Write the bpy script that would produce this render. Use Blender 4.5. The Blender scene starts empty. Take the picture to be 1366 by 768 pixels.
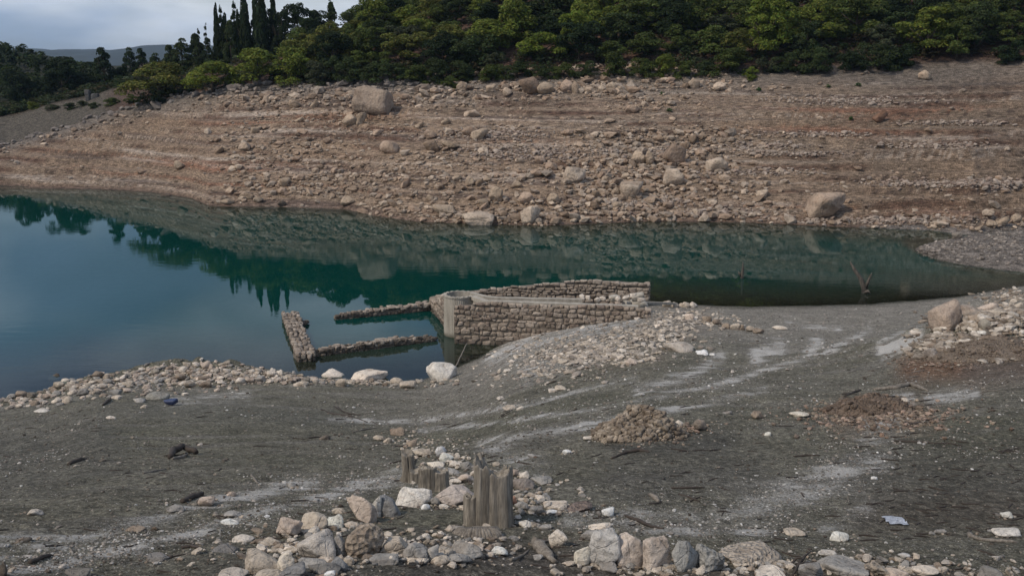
import bpy, bmesh, math, random
import numpy as np
from mathutils import Vector, Matrix, Euler
R = math.radians
random.seed(7); rng = np.random.default_rng(7)
scene = bpy.context.scene
COL = scene.collection

# ---------------------------------------------------------------- camera
CAMZ = 12.0; PITCH = R(12.28); F = 1328.0
cam_d = bpy.data.cameras.new('camera'); cam = bpy.data.objects.new('camera', cam_d); COL.objects.link(cam)
cam.location = (0, 0, CAMZ); cam.rotation_euler = (math.pi/2-PITCH, 0, 0)
cam_d.sensor_width = 36; cam_d.lens = 35.0; cam_d.clip_start = .1; cam_d.clip_end = 20000
scene.camera = cam
# ---------------------------------------------------------------- light
SUN_EL, SUN_AZ = R(47), R(-122)          # azimuth measured from +Y towards +X
world = bpy.data.worlds.new('World'); scene.world = world; world.use_nodes = True
nt = world.node_tree; N = nt.nodes; L = nt.links
bg = N['Background']
sky = N.new('ShaderNodeTexSky'); sky.sky_type = 'NISHITA'; sky.sun_disc = False
sky.sun_elevation = SUN_EL; sky.sun_rotation = SUN_AZ; sky.air_density = 1.0; sky.dust_density = 1.0; sky.ozone_density = 1.0
tc = N.new('ShaderNodeTexCoord'); mp = N.new('ShaderNodeMapping'); mp.inputs['Scale'].default_value = (1.6, 1.6, 5.0)
mp.inputs['Location'].default_value = (7.7, 4.1, .35)
L.new(tc.outputs['Generated'], mp.inputs['Vector'])
n1 = N.new('ShaderNodeTexNoise'); n1.inputs['Scale'].default_value = 1.25; n1.inputs['Detail'].default_value = 7; n1.inputs['Roughness'].default_value = .55
L.new(mp.outputs[0], n1.inputs['Vector'])
cr = N.new('ShaderNodeValToRGB'); cr.color_ramp.elements[0].position = .44; cr.color_ramp.elements[1].position = .62
L.new(n1.outputs['Fac'], cr.inputs['Fac'])
n2 = N.new('ShaderNodeTexNoise'); n2.inputs['Scale'].default_value = 2.2; n2.inputs['Detail'].default_value = 4
L.new(mp.outputs[0], n2.inputs['Vector'])
cc = N.new('ShaderNodeValToRGB')
cc.color_ramp.elements[0].position = .42; cc.color_ramp.elements[0].color = (4.7, 6.3, 9.3, 1)
cc.color_ramp.elements[1].position = .62; cc.color_ramp.elements[1].color = (12.0, 12.8, 14.2, 1)
L.new(n2.outputs['Fac'], cc.inputs['Fac'])
mixc = N.new('ShaderNodeMix'); mixc.data_type = 'RGBA'
ma = N.new('ShaderNodeMath'); ma.operation = 'MULTIPLY_ADD'; ma.inputs[1].default_value = .62; ma.inputs[2].default_value = .33
L.new(cr.outputs['Color'], ma.inputs[0]); L.new(ma.outputs[0], mixc.inputs['Factor'])
L.new(sky.outputs[0], mixc.inputs[6]); L.new(cc.outputs['Color'], mixc.inputs[7])
L.new(mixc.outputs[2], bg.inputs['Color']); bg.inputs['Strength'].default_value = .078
sun_d = bpy.data.lights.new('sun', 'SUN'); sun = bpy.data.objects.new('sun', sun_d); COL.objects.link(sun)
sun_d.energy = 3.0; sun_d.angle = R(5); sun_d.color = (1, .88, .73)
sdir = Vector((math.sin(SUN_AZ)*math.cos(SUN_EL), math.cos(SUN_AZ)*math.cos(SUN_EL), math.sin(SUN_EL)))
sun.rotation_euler = sdir.to_track_quat('Z', 'Y').to_euler(); sun.location = (0, 0, 60)
scene.view_settings.view_transform = 'Standard'; scene.view_settings.look = 'None'
scene.view_settings.exposure = -0.14; scene.view_settings.gamma = 1
scene.render.engine = 'CYCLES'
scene.cycles.max_bounces = 6; scene.cycles.transparent_max_bounces = 12; scene.cycles.volume_bounces = 0

# ---------------------------------------------------------------- numeric helpers
CP, SP = math.cos(PITCH), math.sin(PITCH)
def raydir(px, py):
    a = (np.asarray(px, float)-683)/F; b = (384-np.asarray(py, float))/F
    return a, CP+b*SP, -SP+b*CP
def P(px, py, Y):
    a, b, c = raydir(px, py); t = Y/b
    return Vector((float(a*t), float(Y), float(CAMZ+c*t)))
def Pz(px, py, z=0):
    a, b, c = raydir(px, py); t = (z-CAMZ)/c
    return Vector((float(a*t), float(b*t), float(z)))
def proj(x, y, z):
    d = y*CP+(CAMZ-z)*SP
    return 683+F*x/d, 384-F*(y*SP+(z-CAMZ)*CP)/d, d
def _h(ix, iy, s):
    n = (ix*374761393+iy*668265263+s*1442695041) & 0xffffffff
    n = ((n ^ (n >> 13))*1274126177) & 0xffffffff
    n = n ^ (n >> 16)
    return (n & 0xffff)/65535.0
def vn(x, y, s=0):
    x = np.asarray(x, float); y = np.asarray(y, float)
    xi = np.floor(x).astype(np.int64); yi = np.floor(y).astype(np.int64)
    fx = x-xi; fy = y-yi; fx = fx*fx*(3-2*fx); fy = fy*fy*(3-2*fy)
    a = _h(xi, yi, s); b = _h(xi+1, yi, s); c = _h(xi, yi+1, s); d = _h(xi+1, yi+1, s)
    return (a+(b-a)*fx)*(1-fy)+(c+(d-c)*fx)*fy
def fbm(x, y, o=4, s=0, g=.5):
    t = 0; a = 1; n = 0
    for i in range(o):
        t = t+a*vn(x*2**i+i*17.3, y*2**i-i*9.1, s+i); n += a; a *= g
    return t/n*2-1
def n3(p, f, s=0):
    return (vn(p[:, 0]*f, p[:, 1]*f, s)+vn(p[:, 1]*f+31, p[:, 2]*f, s+1)+vn(p[:, 2]*f, p[:, 0]*f+57, s+2))/1.5-1
def sst(a, b, x):
    t = np.clip((x-a)/(b-a), 0, 1); return t*t*(3-2*t)
def up(px): return (px-683)/F*.977        # rough u = x/y of far picture columns
# shorelines (picture points taken down to the water plane)
def shore(pts):
    q = [Pz(*p) for p in pts]; u = np.array([v.x/v.y for v in q]); y = np.array([v.y for v in q])
    i = np.argsort(u); return u[i], y[i]
NU, NY = shore([(-700, 600), (-300, 560), (0, 532), (60, 522), (92, 510), (125, 502), (200, 503), (350, 501), (480, 507), (560, 507), (598, 494),
                (640, 476), (700, 442), (780, 420), (870, 404), (1000, 409), (1160, 405), (1280, 395), (1366, 380), (1600, 362), (2200, 345)])
FU, FY = shore([(-900, 240), (-300, 246), (0, 251), (120, 252), (200, 256), (255, 264), (280, 275), (380, 276), (460, 279), (500, 288), (560, 296), (620, 298), (720, 301),
                (870, 295), (1000, 297), (1130, 303), (1240, 307), (1290, 313), (1340, 309), (1420, 305), (2000, 300)])
_c = np.array([(-400, 122, 2.0), (0, 125, 3), (100, 128, 5.6), (190, 128, 8.0), (310, 122, 10.1), (450, 118, 10.5), (600, 115, 10.7), (800, 115, 11.6),
               (1000, 115, 11.8), (1200, 113, 12.4), (1366, 110, 12.8), (1900, 110, 13)])
CU, CD, CZ = up(_c[:, 0]), _c[:, 1], _c[:, 2]
_k = np.array([(-400, .13, 5), (190, .13, 6), (250, .14, 5), (310, .15, 4.5), (430, .25, 7), (560, .45, 20), (700, .5, 30), (1366, .55, 34), (2000, .55, 34)])
_e = np.array([(-500, 14), (-100, 10), (0, 8.4), (60, 5.6), (110, 1.5), (160, 0), (220, 0), (300, 0)])
BUMPS = []      # x, y, sx, sy, height
ROOM = (-3.9, 6.9, 44.2, 50.6)
def Hfull(x, y, fine=True, both=False):
    x = np.asarray(x, float); y = np.asarray(y, float); u = x/np.maximum(y, .1)
    ys = np.interp(u, NU, NY); yf = np.interp(u, FU, FY)
    t = (ys-y)/(ys-9.0)
    near = np.where(t > 0, 7.63*np.abs(t)**1.12, -(y-ys)*.28)
    m = sst(0, .12, t)
    near = near+m*(.22*fbm(x/9, y/9, 2, 3)+.05*fbm(x/1.7, y/1.2, 3, 5))
    if fine:
        zc = (t+.007*(x+6))*46+.8*vn(x*.25, y*.25, 8)
        near = near+sst(-.02, .03, t)*(.05*fbm(zc*1.6, x*.5, 4, 9)+.03*fbm(x*3.2, y*4.2, 4, 11)*(.4+1.2*vn(x/2, y/2, 12)))
    for bx, by, sx, sy, h in BUMPS:
        q = ((x-bx)/sx)**2+((y-by)/sy)**2
        b = np.exp(-q)
        near = near+h*b*(1+(.35*fbm(x*1.6, y*1.6, 3, 21) if fine else 0))
    s = y-yf; cd = np.interp(u, CU, CD); cz = np.interp(u, CU, CZ); Ln = cd-yf
    sl = np.clip(s/Ln, 0, 1)
    z = cz*sl**.95
    mid = sst(0, .15, sl)*(1-sst(.9, 1.05, sl))
    z = z+mid*(.55*fbm(x/9+4, y/7, 3, 31)+.16*fbm(x/2.2, y/1.6, 3, 33))
    z_smooth = z
    # drawdown ledges along the water's contour lines
    stp = .8; q = z/stp+1.1*vn(x/22, y/40, 35)+.10*vn(x/5, y/9, 36)
    fr = q-np.floor(q); led = (np.floor(q)+sst(.27, .73, fr)-q)*stp
    msk = np.clip(.35+1.3*fbm(x/16, y/12, 2, 37), 0, 1)*sst(0, .04, sl)*(1-sst(.93, 1.0, sl))
    msk = np.maximum(msk, (1-sst(-.42, -.3, u))*sst(0, .04, sl)*(1-sst(.7, .9, sl))*.8)
    z = z+led*msk*1.25
    if fine: z = z+sst(0, .02, sl)*(.05*fbm(x*1.1, y*1.1, 3, 39))*(1+mid)
    k = np.interp(u, up(_k[:, 0]), _k[:, 1]); rr = np.interp(u, up(_k[:, 0]), _k[:, 2])
    z = z+np.where(s > Ln, rr*(1-np.exp(-k*np.maximum(s-Ln, 0)/rr)), 0)
    z = z+np.interp(u, up(_e[:, 0]), _e[:, 1])*sst(160, 240, y)
    z = z+sst(Ln, Ln+15, s)*(.7*fbm(x/10, y/10, 3, 41))
    z = z*(1-sst(330, 700, y))
    far = np.where(s < 0, s*.33, z)
    w = 9*np.sqrt(np.clip((x-27.3)/9, 0, 1.6))+.001
    spit = np.where(x > 27.3, .95*(1-((y-65.5)/w)**2)*np.minimum(1, .35+(x-27.3)/14)+(.05*fbm(x*.9, y*.9, 3, 51) if fine else 0), -9)
    z = np.maximum(np.maximum(near, far), np.maximum(spit, -6))
    ins = (x > ROOM[0]) & (x < ROOM[1]) & (y > ROOM[2]) & (y < ROOM[3]) & (x-ROOM[0] > (50-y)*.28)
    z = np.where(ins, np.maximum(z, .3), z)
    return (z, z_smooth) if both else z
H = Hfull
_yy = np.concatenate([np.geomspace(5, 60, 420), np.linspace(60.1, 76, 30), np.linspace(76.2, 135, 260), np.linspace(136, 300, 110)])
def hits(pxs, pys, fine=True):
    a, b, c = raydir(pxs, pys); Y = _yy[None, :]
    X = (a/b)[:, None]*Y; Z = CAMZ+(c/b)[:, None]*Y
    g = np.maximum(H(X, Y+0*X, fine), 0) >= Z
    i = np.argmax(g, 1); i = np.where(g.any(1), i, len(_yy)-1); i = np.maximum(i, 1)
    y0 = _yy[i-1]; y1 = _yy[i]
    for _ in range(12):
        ym = (y0+y1)/2; below = np.maximum(H(a/b*ym, ym, fine), 0) >= CAMZ+c/b*ym
        y1 = np.where(below, ym, y1); y0 = np.where(below, y0, ym)
    ym = (y0+y1)/2
    return a/b*ym, ym, CAMZ+c/b*ym
def hit(px, py):
    x, y, z = hits(np.array([px]), np.array([py])); return Vector((x[0], y[0], z[0]))
for px, py, sx, sy, h in [(1345, 462, 4.0, 2.6, .9), (1290, 455, 2.2, 1.8, .5), (210, 508, 1.9, 1.0, .55), (290, 507, 2.2, 1.1, .75), (360, 506, 1.6, .9, .35),
                          (120, 512, 2.0, .8, .35), (858, 578, .9, .5, .12), (1165, 548, 1.0, .6, .12), (1250, 490, 2.0, 1.0, .2), (590, 625, .9, 1.3, .25), (880, 455, 3.5, 2.5, .25)]:
    p = hits(np.array([px]), np.array([py]), False); BUMPS.append((p[0][0], p[1][0], sx, sy, h))

# the ground as one sheet: columns fan out from the shore, rows get wider with distance
cols = np.concatenate([np.linspace(-1.15, -.57, 45)[:-1], np.linspace(-.57, .57, 690), np.linspace(.57, 1.15, 45)[1:]])
rows = np.concatenate([np.geomspace(4.2, 57, 330), np.linspace(57.8, 75.5, 20), np.linspace(75.8, 132, 200), np.linspace(133, 330, 75), np.geomspace(345, 6000, 18)])
U, Y = np.meshgrid(cols, rows); X = U*Y; Z, ZSM = Hfull(X, Y, True, True)
ZF = H(X, Y, False)
def H(x, y, fine=True):
    """height of the built sheet (bilinear between its vertices)"""
    x = np.asarray(x, float); y = np.asarray(y, float); x, y = np.broadcast_arrays(x, y)
    ci = np.clip(np.interp(x/np.maximum(y, .1), cols, np.arange(len(cols))), 0, len(cols)-1.001); ri = np.clip(np.interp(y, rows, np.arange(len(rows))), 0, len(rows)-1.001)
    c0 = ci.astype(int); r0 = ri.astype(int); fc = ci-c0; fr = ri-r0
    return (Z[r0, c0]*(1-fc)+Z[r0, c0+1]*fc)*(1-fr)+(Z[r0+1, c0]*(1-fc)+Z[r0+1, c0+1]*fc)*fr
def hits(pxs, pys, fine=True):
    a, b, c = raydir(np.asarray(pxs, float), np.asarray(pys, float)); u = a/b; k = c/b
    ci = np.clip(np.interp(u, cols, np.arange(len(cols))), 0, len(cols)-1.001); c0 = ci.astype(int); f = (ci-c0)[None]
    nr = np.searchsorted(rows, 320); zc = np.maximum(Z[:nr, c0]*(1-f)+Z[:nr, c0+1]*f, 0); d = zc-(CAMZ+k[None]*rows[:nr, None])
    g = d >= 0; i = np.where(g.any(0), np.argmax(g, 0), nr-1); i = np.maximum(i, 1); n = np.arange(len(u))
    d0, d1 = d[i-1, n], d[i, n]; t = np.clip(-d0/np.where(np.abs(d1-d0) < 1e-9, 1, d1-d0), 0, 1); y = rows[i-1]+(rows[i]-rows[i-1])*t
    return u*y, y, CAMZ+k*y

# ---------------------------------------------------------------- mesh / object helpers
def mk_mesh(name, V, Fc, mats=(), smooth=True, cols=None, attrs=None):
    V = np.asarray(V, np.float32); Fc = np.asarray(Fc, np.int32); k = Fc.shape[1]
    me = bpy.data.meshes.new(name); me.vertices.add(len(V)); me.vertices.foreach_set('co', V.ravel())
    me.loops.add(Fc.size); me.loops.foreach_set('vertex_index', Fc.ravel())
    me.polygons.add(len(Fc)); me.polygons.foreach_set('loop_start', np.arange(0, Fc.size, k, dtype=np.int32))
    me.polygons.foreach_set('use_smooth', np.full(len(Fc), smooth, bool))
    if cols is not None:
        at = me.color_attributes.new('Col', 'FLOAT_COLOR', 'POINT')
        c = np.ones((len(V), 4), np.float32); c[:, :3] = cols; at.data.foreach_set('color', c.ravel())
    for k2, v in (attrs or {}).items():
        at = me.attributes.new(k2, 'FLOAT', 'POINT'); at.data.foreach_set('value', np.asarray(v, np.float32))
    for m in mats: me.materials.append(m)
    me.update(calc_edges=True)
    return me
def link(name, me, parent=None, loc=None):
    o = bpy.data.objects.new(name, me); COL.objects.link(o)
    if parent: o.parent = parent
    if loc is not None: o.location = loc
    return o
def empty(name, loc=(0, 0, 0)):
    o = bpy.data.objects.new(name, None); COL.objects.link(o); o.location = loc; o.empty_display_size = .2; return o
def tag(o, label=None, cat=None, group=None, kind=None):
    if label: o['label'] = label
    if cat: o['category'] = cat
    if group: o['group'] = group
    if kind: o['kind'] = kind
    return o
def grid_faces(nr, nc):
    i = np.arange(nr-1)[:, None]*nc+np.arange(nc-1)[None, :]
    return np.stack([i, i+1, i+nc+1, i+nc], -1).reshape(-1, 4)
def tube(pts, rads, ns=6, seed=0, wob=.0):
    pts = [Vector(p) for p in pts]; V = []; Fc = []; rg = random.Random(seed)
    for i, p in enumerate(pts):
        d = (pts[min(i+1, len(pts)-1)]-pts[max(i-1, 0)]).normalized()
        a = d.orthogonal().normalized() if i == 0 else (a-d*a.dot(d)).normalized()
        b = d.cross(a)
        for k in range(ns):
            t = 2*math.pi*k/ns; r = rads[i]*(1+wob*(rg.random()*2-1))
            V.append(p+a*math.cos(t)*r+b*math.sin(t)*r)
    for i in range(len(pts)-1):
        for k in range(ns):
            Fc.append((i*ns+k, i*ns+(k+1) % ns, (i+1)*ns+(k+1) % ns, (i+1)*ns+k))
    n = len(V); V.append(pts[0]); V.append(pts[-1]); e = (len(pts)-1)*ns
    for k in range(ns):
        Fc.append((n, (k+1) % ns, k, k)); Fc.append((n+1, e+k, e+(k+1) % ns, e+(k+1) % ns))
    return [tuple(v) for v in V], Fc
def fmesh(name, V, Fc, mat, smooth=True):
    me = bpy.data.meshes.new(name)
    Fc = [tuple(dict.fromkeys(f)) for f in Fc]
    me.from_pydata([tuple(v) for v in V], [], Fc); me.materials.append(mat)
    for p in me.polygons: p.use_smooth = smooth
    me.update(); return me

# ---------------------------------------------------------------- materials
def newmat(name):
    m = bpy.data.materials.new(name); m.use_nodes = True
    return m, m.node_tree.nodes, m.node_tree.links, m.node_tree.nodes['Principled BSDF']
def noise(N, L, vec, scale, detail=4, rough=.55, dist=0):
    n = N.new('ShaderNodeTexNoise'); n.inputs['Scale'].default_value = scale; n.inputs['Detail'].default_value = detail
    n.inputs['Roughness'].default_value = rough; n.inputs['Distortion'].default_value = dist
    if vec is not None: L.new(vec, n.inputs['Vector'])
    return n.outputs['Fac']
def ramp(N, L, fac, stops):
    r = N.new('ShaderNodeValToRGB'); e = r.color_ramp.elements
    while len(e) < len(stops): e.new(.5)
    for i, (p, c) in enumerate(stops):
        e[i].position = p; e[i].color = (*c, 1) if not isinstance(c, (int, float)) else (c, c, c, 1)
    L.new(fac, r.inputs['Fac']); return r.outputs['Color']
def mul(N, L, a, b, f=1.0, mode='MULTIPLY'):
    m = N.new('ShaderNodeMix'); m.data_type = 'RGBA'; m.blend_type = mode
    if isinstance(f, (int, float)): m.inputs['Factor'].default_value = f
    else: L.new(f, m.inputs['Factor'])
    for s, v in ((6, a), (7, b)):
        if isinstance(v, tuple): m.inputs[s].default_value = (*v, 1)
        else: L.new(v, m.inputs[s])
    return m.outputs[2]
def math_(N, L, op, a, b=0.0):
    m = N.new('ShaderNodeMath'); m.operation = op
    for i, v in enumerate((a, b)):
        if isinstance(v, (int, float)): m.inputs[i].default_value = v
        else: L.new(v, m.inputs[i])
    return m.outputs[0]
def bump(N, L, h, strength, dist, prev=None):
    b = N.new('ShaderNodeBump'); b.inputs['Strength'].default_value = strength; b.inputs['Distance'].default_value = dist
    L.new(h, b.inputs['Height'])
    if prev is not None: L.new(prev, b.inputs['Normal'])
    return b.outputs['Normal']
def scaled(N, L, vec, s):
    m = N.new('ShaderNodeMapping'); m.inputs['Scale'].default_value = s; L.new(vec, m.inputs['Vector']); return m.outputs[0]

def ground_material():
    m, N, L, b = newmat('lakebed_soil'); g = N.new('ShaderNodeNewGeometry').outputs['Position']
    col = N.new('ShaderNodeAttribute'); col.attribute_name = 'Col'
    sp = N.new('ShaderNodeAttribute'); sp.attribute_name = 'speck'
    fb = N.new('ShaderNodeAttribute'); fb.attribute_name = 'far'
    c = col.outputs['Color']
    fnear = noise(N, L, g, 9, 8, .72); fmid = noise(N, L, g, 1.3, 6, .62)
    c = mul(N, L, c, ramp(N, L, fnear, [(.3, .3), (.5, .95), (.7, 1.75)]))
    c = mul(N, L, c, ramp(N, L, fmid, [(.3, .72), (.7, 1.28)]))
    ffar = noise(N, L, scaled(N, L, g, (1, 1, 7)), 1.6, 7, .7)
    c = mul(N, L, c, ramp(N, L, ffar, [(.36, .3), (.5, 1.0), (.66, 1.6)]), fb.outputs['Fac'])
    # grains of the gravelly silt, then the powdery salt and shell grit
    for sc, amt in ((70, .5), (28, .35)):
        v = N.new('ShaderNodeTexVoronoi'); v.inputs['Scale'].default_value = sc; L.new(g, v.inputs['Vector'])
        sepc = N.new('ShaderNodeSeparateColor'); L.new(v.outputs['Color'], sepc.inputs[0])
        c = mul(N, L, c, ramp(N, L, sepc.outputs[1], [(0, .35), (.6, .95), (1, 2.1)]), amt)
    sa = N.new('ShaderNodeAttribute'); sa.attribute_name = 'salt'
    gr = math_(N, L, 'ADD', math_(N, L, 'MULTIPLY', noise(N, L, g, 30, 4, .85), 1.1), math_(N, L, 'MULTIPLY', noise(N, L, g, 2.2, 4, .6), .5))
    sf = ramp(N, L, math_(N, L, 'SUBTRACT', math_(N, L, 'ADD', gr, math_(N, L, 'MULTIPLY', sa.outputs['Fac'], .55)), .5), [(.33, 0.0), (.56, 1.0)])
    sf = math_(N, L, 'MULTIPLY', sf, math_(N, L, 'MINIMUM', math_(N, L, 'MULTIPLY', sa.outputs['Fac'], 6.0), 1.0))
    c = mul(N, L, c, (.60, .585, .56), math_(N, L, 'MULTIPLY', sf, .85), 'MIX')
    # pebbles and shell grit
    for sc, th, colr, dens in ((26, .22, (.62, .6, .57), .62), (60, .26, (.55, .53, .5), .5), (11, .2, (.4, .37, .34), .75)):
        v = N.new('ShaderNodeTexVoronoi'); v.inputs['Scale'].default_value = sc; L.new(g, v.inputs['Vector'])
        near = ramp(N, L, v.outputs['Distance'], [(th*.75, 1.0), (th, 0.0)])
        sepc = N.new('ShaderNodeSeparateColor'); L.new(v.outputs['Color'], sepc.inputs[0])
        sel = math_(N, L, 'GREATER_THAN', math_(N, L, 'ADD', sepc.outputs[0], sp.outputs['Fac']), dens+.45)
        f = math_(N, L, 'MULTIPLY', near, sel)
        c = mul(N, L, c, colr, math_(N, L, 'MULTIPLY', f, .8), 'MIX')
    L.new(c, b.inputs['Base Color']); b.inputs['Roughness'].default_value = .92; b.inputs['Specular IOR Level'].default_value = .25
    nrm = bump(N, L, fmid, .5, .12)
    nrm = bump(N, L, fnear, 1.0, .09, nrm)
    hf = math_(N, L, 'MULTIPLY', ffar, fb.outputs['Fac'])
    nrm = bump(N, L, hf, .9, .4, nrm)
    vb = N.new('ShaderNodeTexVoronoi'); vb.inputs['Scale'].default_value = 14; L.new(g, vb.inputs['Vector'])
    nrm = bump(N, L, vb.outputs['Distance'], .8, .05, nrm)
    nrm = bump(N, L, noise(N, L, g, 45, 5, .75), .9, .03, nrm)
    L.new(nrm, b.inputs['Normal']); return m
def rock_material(name, src, pits=0.0, base_scale=1.0):
    m, N, L, b = newmat(name)
    tcn = N.new('ShaderNodeTexCoord'); g = N.new('ShaderNodeNewGeometry').outputs['Position']
    if src == 'obj':
        oi = N.new('ShaderNodeObjectInfo'); c = oi.outputs['Color']
        add = N.new('ShaderNodeVectorMath'); add.operation = 'ADD'; L.new(g, add.inputs[0]); v = add.outputs[0]
        cx = N.new('ShaderNodeCombineXYZ'); mm = math_(N, L, 'MULTIPLY', oi.outputs['Random'], 40.0)
        L.new(mm, cx.inputs[0]); L.new(cx.outputs[0], add.inputs[1])
    else:
        a = N.new('ShaderNodeAttribute'); a.attribute_name = 'Col'; c = a.outputs['Color']; v = g
    big = noise(N, L, v, 3.0*base_scale, 5, .6); fine = noise(N, L, v, 22*base_scale, 7, .7)
    c = mul(N, L, c, ramp(N, L, big, [(.3, (.62, .58, .55)), (.5, (1, 1, 1)), (.72, (1.25, 1.24, 1.22))]))
    c = mul(N, L, c, ramp(N, L, fine, [(.3, .55), (.5, 1.0), (.75, 1.2)]))
    blo = noise(N, L, v, 6*base_scale, 3, .5, .6)
    c = mul(N, L, c, (.40, .22, .15), math_(N, L, 'MULTIPLY', ramp(N, L, blo, [(.62, 0.0), (.74, 1.0)]), .22), 'MIX')
    L.new(c, b.inputs['Base Color']); b.inputs['Roughness'].default_value = .9; b.inputs['Specular IOR Level'].default_value = .25
    nrm = bump(N, L, big, .8, .12/base_scale); nrm = bump(N, L, noise(N, L, v, 9*base_scale, 6, .65), .9, .05/base_scale, nrm); nrm = bump(N, L, fine, 1.0, .02/base_scale, nrm)
    cv = N.new('ShaderNodeTexVoronoi'); cv.feature = 'DISTANCE_TO_EDGE'; cv.inputs['Scale'].default_value = 4*base_scale; L.new(v, cv.inputs['Vector'])
    nrm = bump(N, L, ramp(N, L, cv.outputs['Distance'], [(0, 0.0), (.03, 1.0)]), .6, .015/base_scale, nrm)
    if pits:
        vv = N.new('ShaderNodeTexVoronoi'); vv.inputs['Scale'].default_value = 24; L.new(v, vv.inputs['Vector'])
        nrm = bump(N, L, vv.outputs['Distance'], 1.0, .04*pits, nrm)
    L.new(nrm, b.inputs['Normal']); return m
def leaf_material():
    m, N, L, b = newmat('foliage'); oi = N.new('ShaderNodeObjectInfo'); a = N.new('ShaderNodeAttribute'); a.attribute_name = 'Col'
    c = mul(N, L, oi.outputs['Color'], a.outputs['Color'])
    L.new(c, b.inputs['Base Color']); b.inputs['Roughness'].default_value = .75; b.inputs['Specular IOR Level'].default_value = .15
    tr = N.new('ShaderNodeBsdfTranslucent'); L.new(mul(N, L, c, (1.2, 1.3, .6)), tr.inputs['Color'])
    mx = N.new('ShaderNodeMixShader'); mx.inputs[0].default_value = .22; L.new(b.outputs[0], mx.inputs[1]); L.new(tr.outputs[0], mx.inputs[2])
    L.new(mx.outputs[0], N['Material Output'].inputs['Surface']); return m
def wood_material(name, dark, light, sc=1.0):
    m, N, L, b = newmat(name); o = N.new('ShaderNodeTexCoord').outputs['Object']
    s = noise(N, L, scaled(N, L, o, (20*sc, 20*sc, 1.6*sc)), 1.0, 7, .7, .6)
    s2 = noise(N, L, scaled(N, L, o, (120*sc, 120*sc, 5*sc)), 1.0, 3, .6)
    c = ramp(N, L, s, [(.3, dark), (.5, tuple((p+q)/2 for p, q in zip(dark, light))), (.68, light)])
    c = mul(N, L, c, ramp(N, L, s2, [(.3, .65), (.6, 1.1)]))
    c = mul(N, L, c, ramp(N, L, noise(N, L, o, 5*sc, 3), [(.3, .75), (.7, 1.15)]))
    L.new(c, b.inputs['Base Color']); b.inputs['Roughness'].default_value = .9; b.inputs['Specular IOR Level'].default_value = .2
    nrm = bump(N, L, s, .6, .008/sc); nrm = bump(N, L, s2, .6, .005/sc, nrm); L.new(nrm, b.inputs['Normal']); return m
def concrete_material():
    m, N, L, b = newmat('board_marked_concrete'); g = N.new('ShaderNodeNewGeometry').outputs['Position']
    c = ramp(N, L, noise(N, L, scaled(N, L, g, (3, 3, .5)), 1.5, 6, .65), [(.3, (.24, .22, .185)), (.55, (.37, .34, .29)), (.75, (.45, .415, .36))])
    c = mul(N, L, c, ramp(N, L, noise(N, L, g, 30, 5, .7), [(.3, .7), (.7, 1.2)]))
    sx = N.new('ShaderNodeSeparateXYZ'); L.new(g, sx.inputs[0])
    wet = ramp(N, L, math_(N, L, 'ADD', sx.outputs[2], math_(N, L, 'MULTIPLY', noise(N, L, g, 4, 3), .2)), [(.1, 1.0), (.34, 0.0)])
    c = mul(N, L, c, (.3, .3, .26), wet)
    L.new(c, b.inputs['Base Color']); b.inputs['Roughness'].default_value = .9
    L.new(bump(N, L, noise(N, L, g, 40, 5, .7), .5, .01), b.inputs['Normal']); return m
def water_material():
    m, N, L, b = newmat('lake_water'); N.remove(b); g = N.new('ShaderNodeNewGeometry').outputs['Position']
    d = N.new('ShaderNodeAttribute'); d.attribute_name = 'depth'; d = d.outputs['Fac']
    big = noise(N, L, g, .045, 3)
    dd = math_(N, L, 'ADD', d, math_(N, L, 'MULTIPLY', math_(N, L, 'SUBTRACT', noise(N, L, g, .5, 4), .5), .5))
    deep = mul(N, L, (.0008, .031, .027), (.0015, .049, .040), big, 'MIX')
    c = mul(N, L, (.045, .045, .03), deep, ramp(N, L, math_(N, L, 'DIVIDE', dd, 5.0), [(.02, 0.0), (.5, 1.0)]), 'MIX')
    df = N.new('ShaderNodeBsdfDiffuse'); L.new(c, df.inputs['Color'])
    tr = N.new('ShaderNodeBsdfTransparent'); tr.inputs['Color'].default_value = (.62, .74, .66, 1)
    tf = math_(N, L, 'MULTIPLY', math_(N, L, 'POWER', 2.718, math_(N, L, 'MULTIPLY', d, -.9)), .85)
    tf = math_(N, L, 'MAXIMUM', tf, .12)
    m1 = N.new('ShaderNodeMixShader'); L.new(tf, m1.inputs[0]); L.new(df.outputs[0], m1.inputs[1]); L.new(tr.outputs[0], m1.inputs[2])
    h = noise(N, L, scaled(N, L, g, (.55, 1.5, 1)), 1.1, 3, .5); h2 = noise(N, L, scaled(N, L, g, (.8, 2.4, 1)), 4.0, 3, .5)
    patch = ramp(N, L, noise(N, L, g, .06, 2), [(.45, .1), (.62, 1.0)])
    nrm = bump(N, L, math_(N, L, 'MULTIPLY', h, patch), .06, .08); nrm = bump(N, L, math_(N, L, 'MULTIPLY', h2, patch), .035, .02, nrm)
    gl = N.new('ShaderNodeBsdfGlossy'); gl.inputs['Roughness'].default_value = .012; gl.inputs['Color'].default_value = (.70, .80, .86, 1); L.new(nrm, gl.inputs['Normal'])
    fr = N.new('ShaderNodeFresnel'); fr.inputs['IOR'].default_value = 1.33; L.new(nrm, fr.inputs['Normal'])
    m2 = N.new('ShaderNodeMixShader'); L.new(fr.outputs[0], m2.inputs[0]); L.new(m1.outputs[0], m2.inputs[1]); L.new(gl.outputs[0], m2.inputs[2])
    L.new(m2.outputs[0], N['Material Output'].inputs['Surface']); return m
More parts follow.
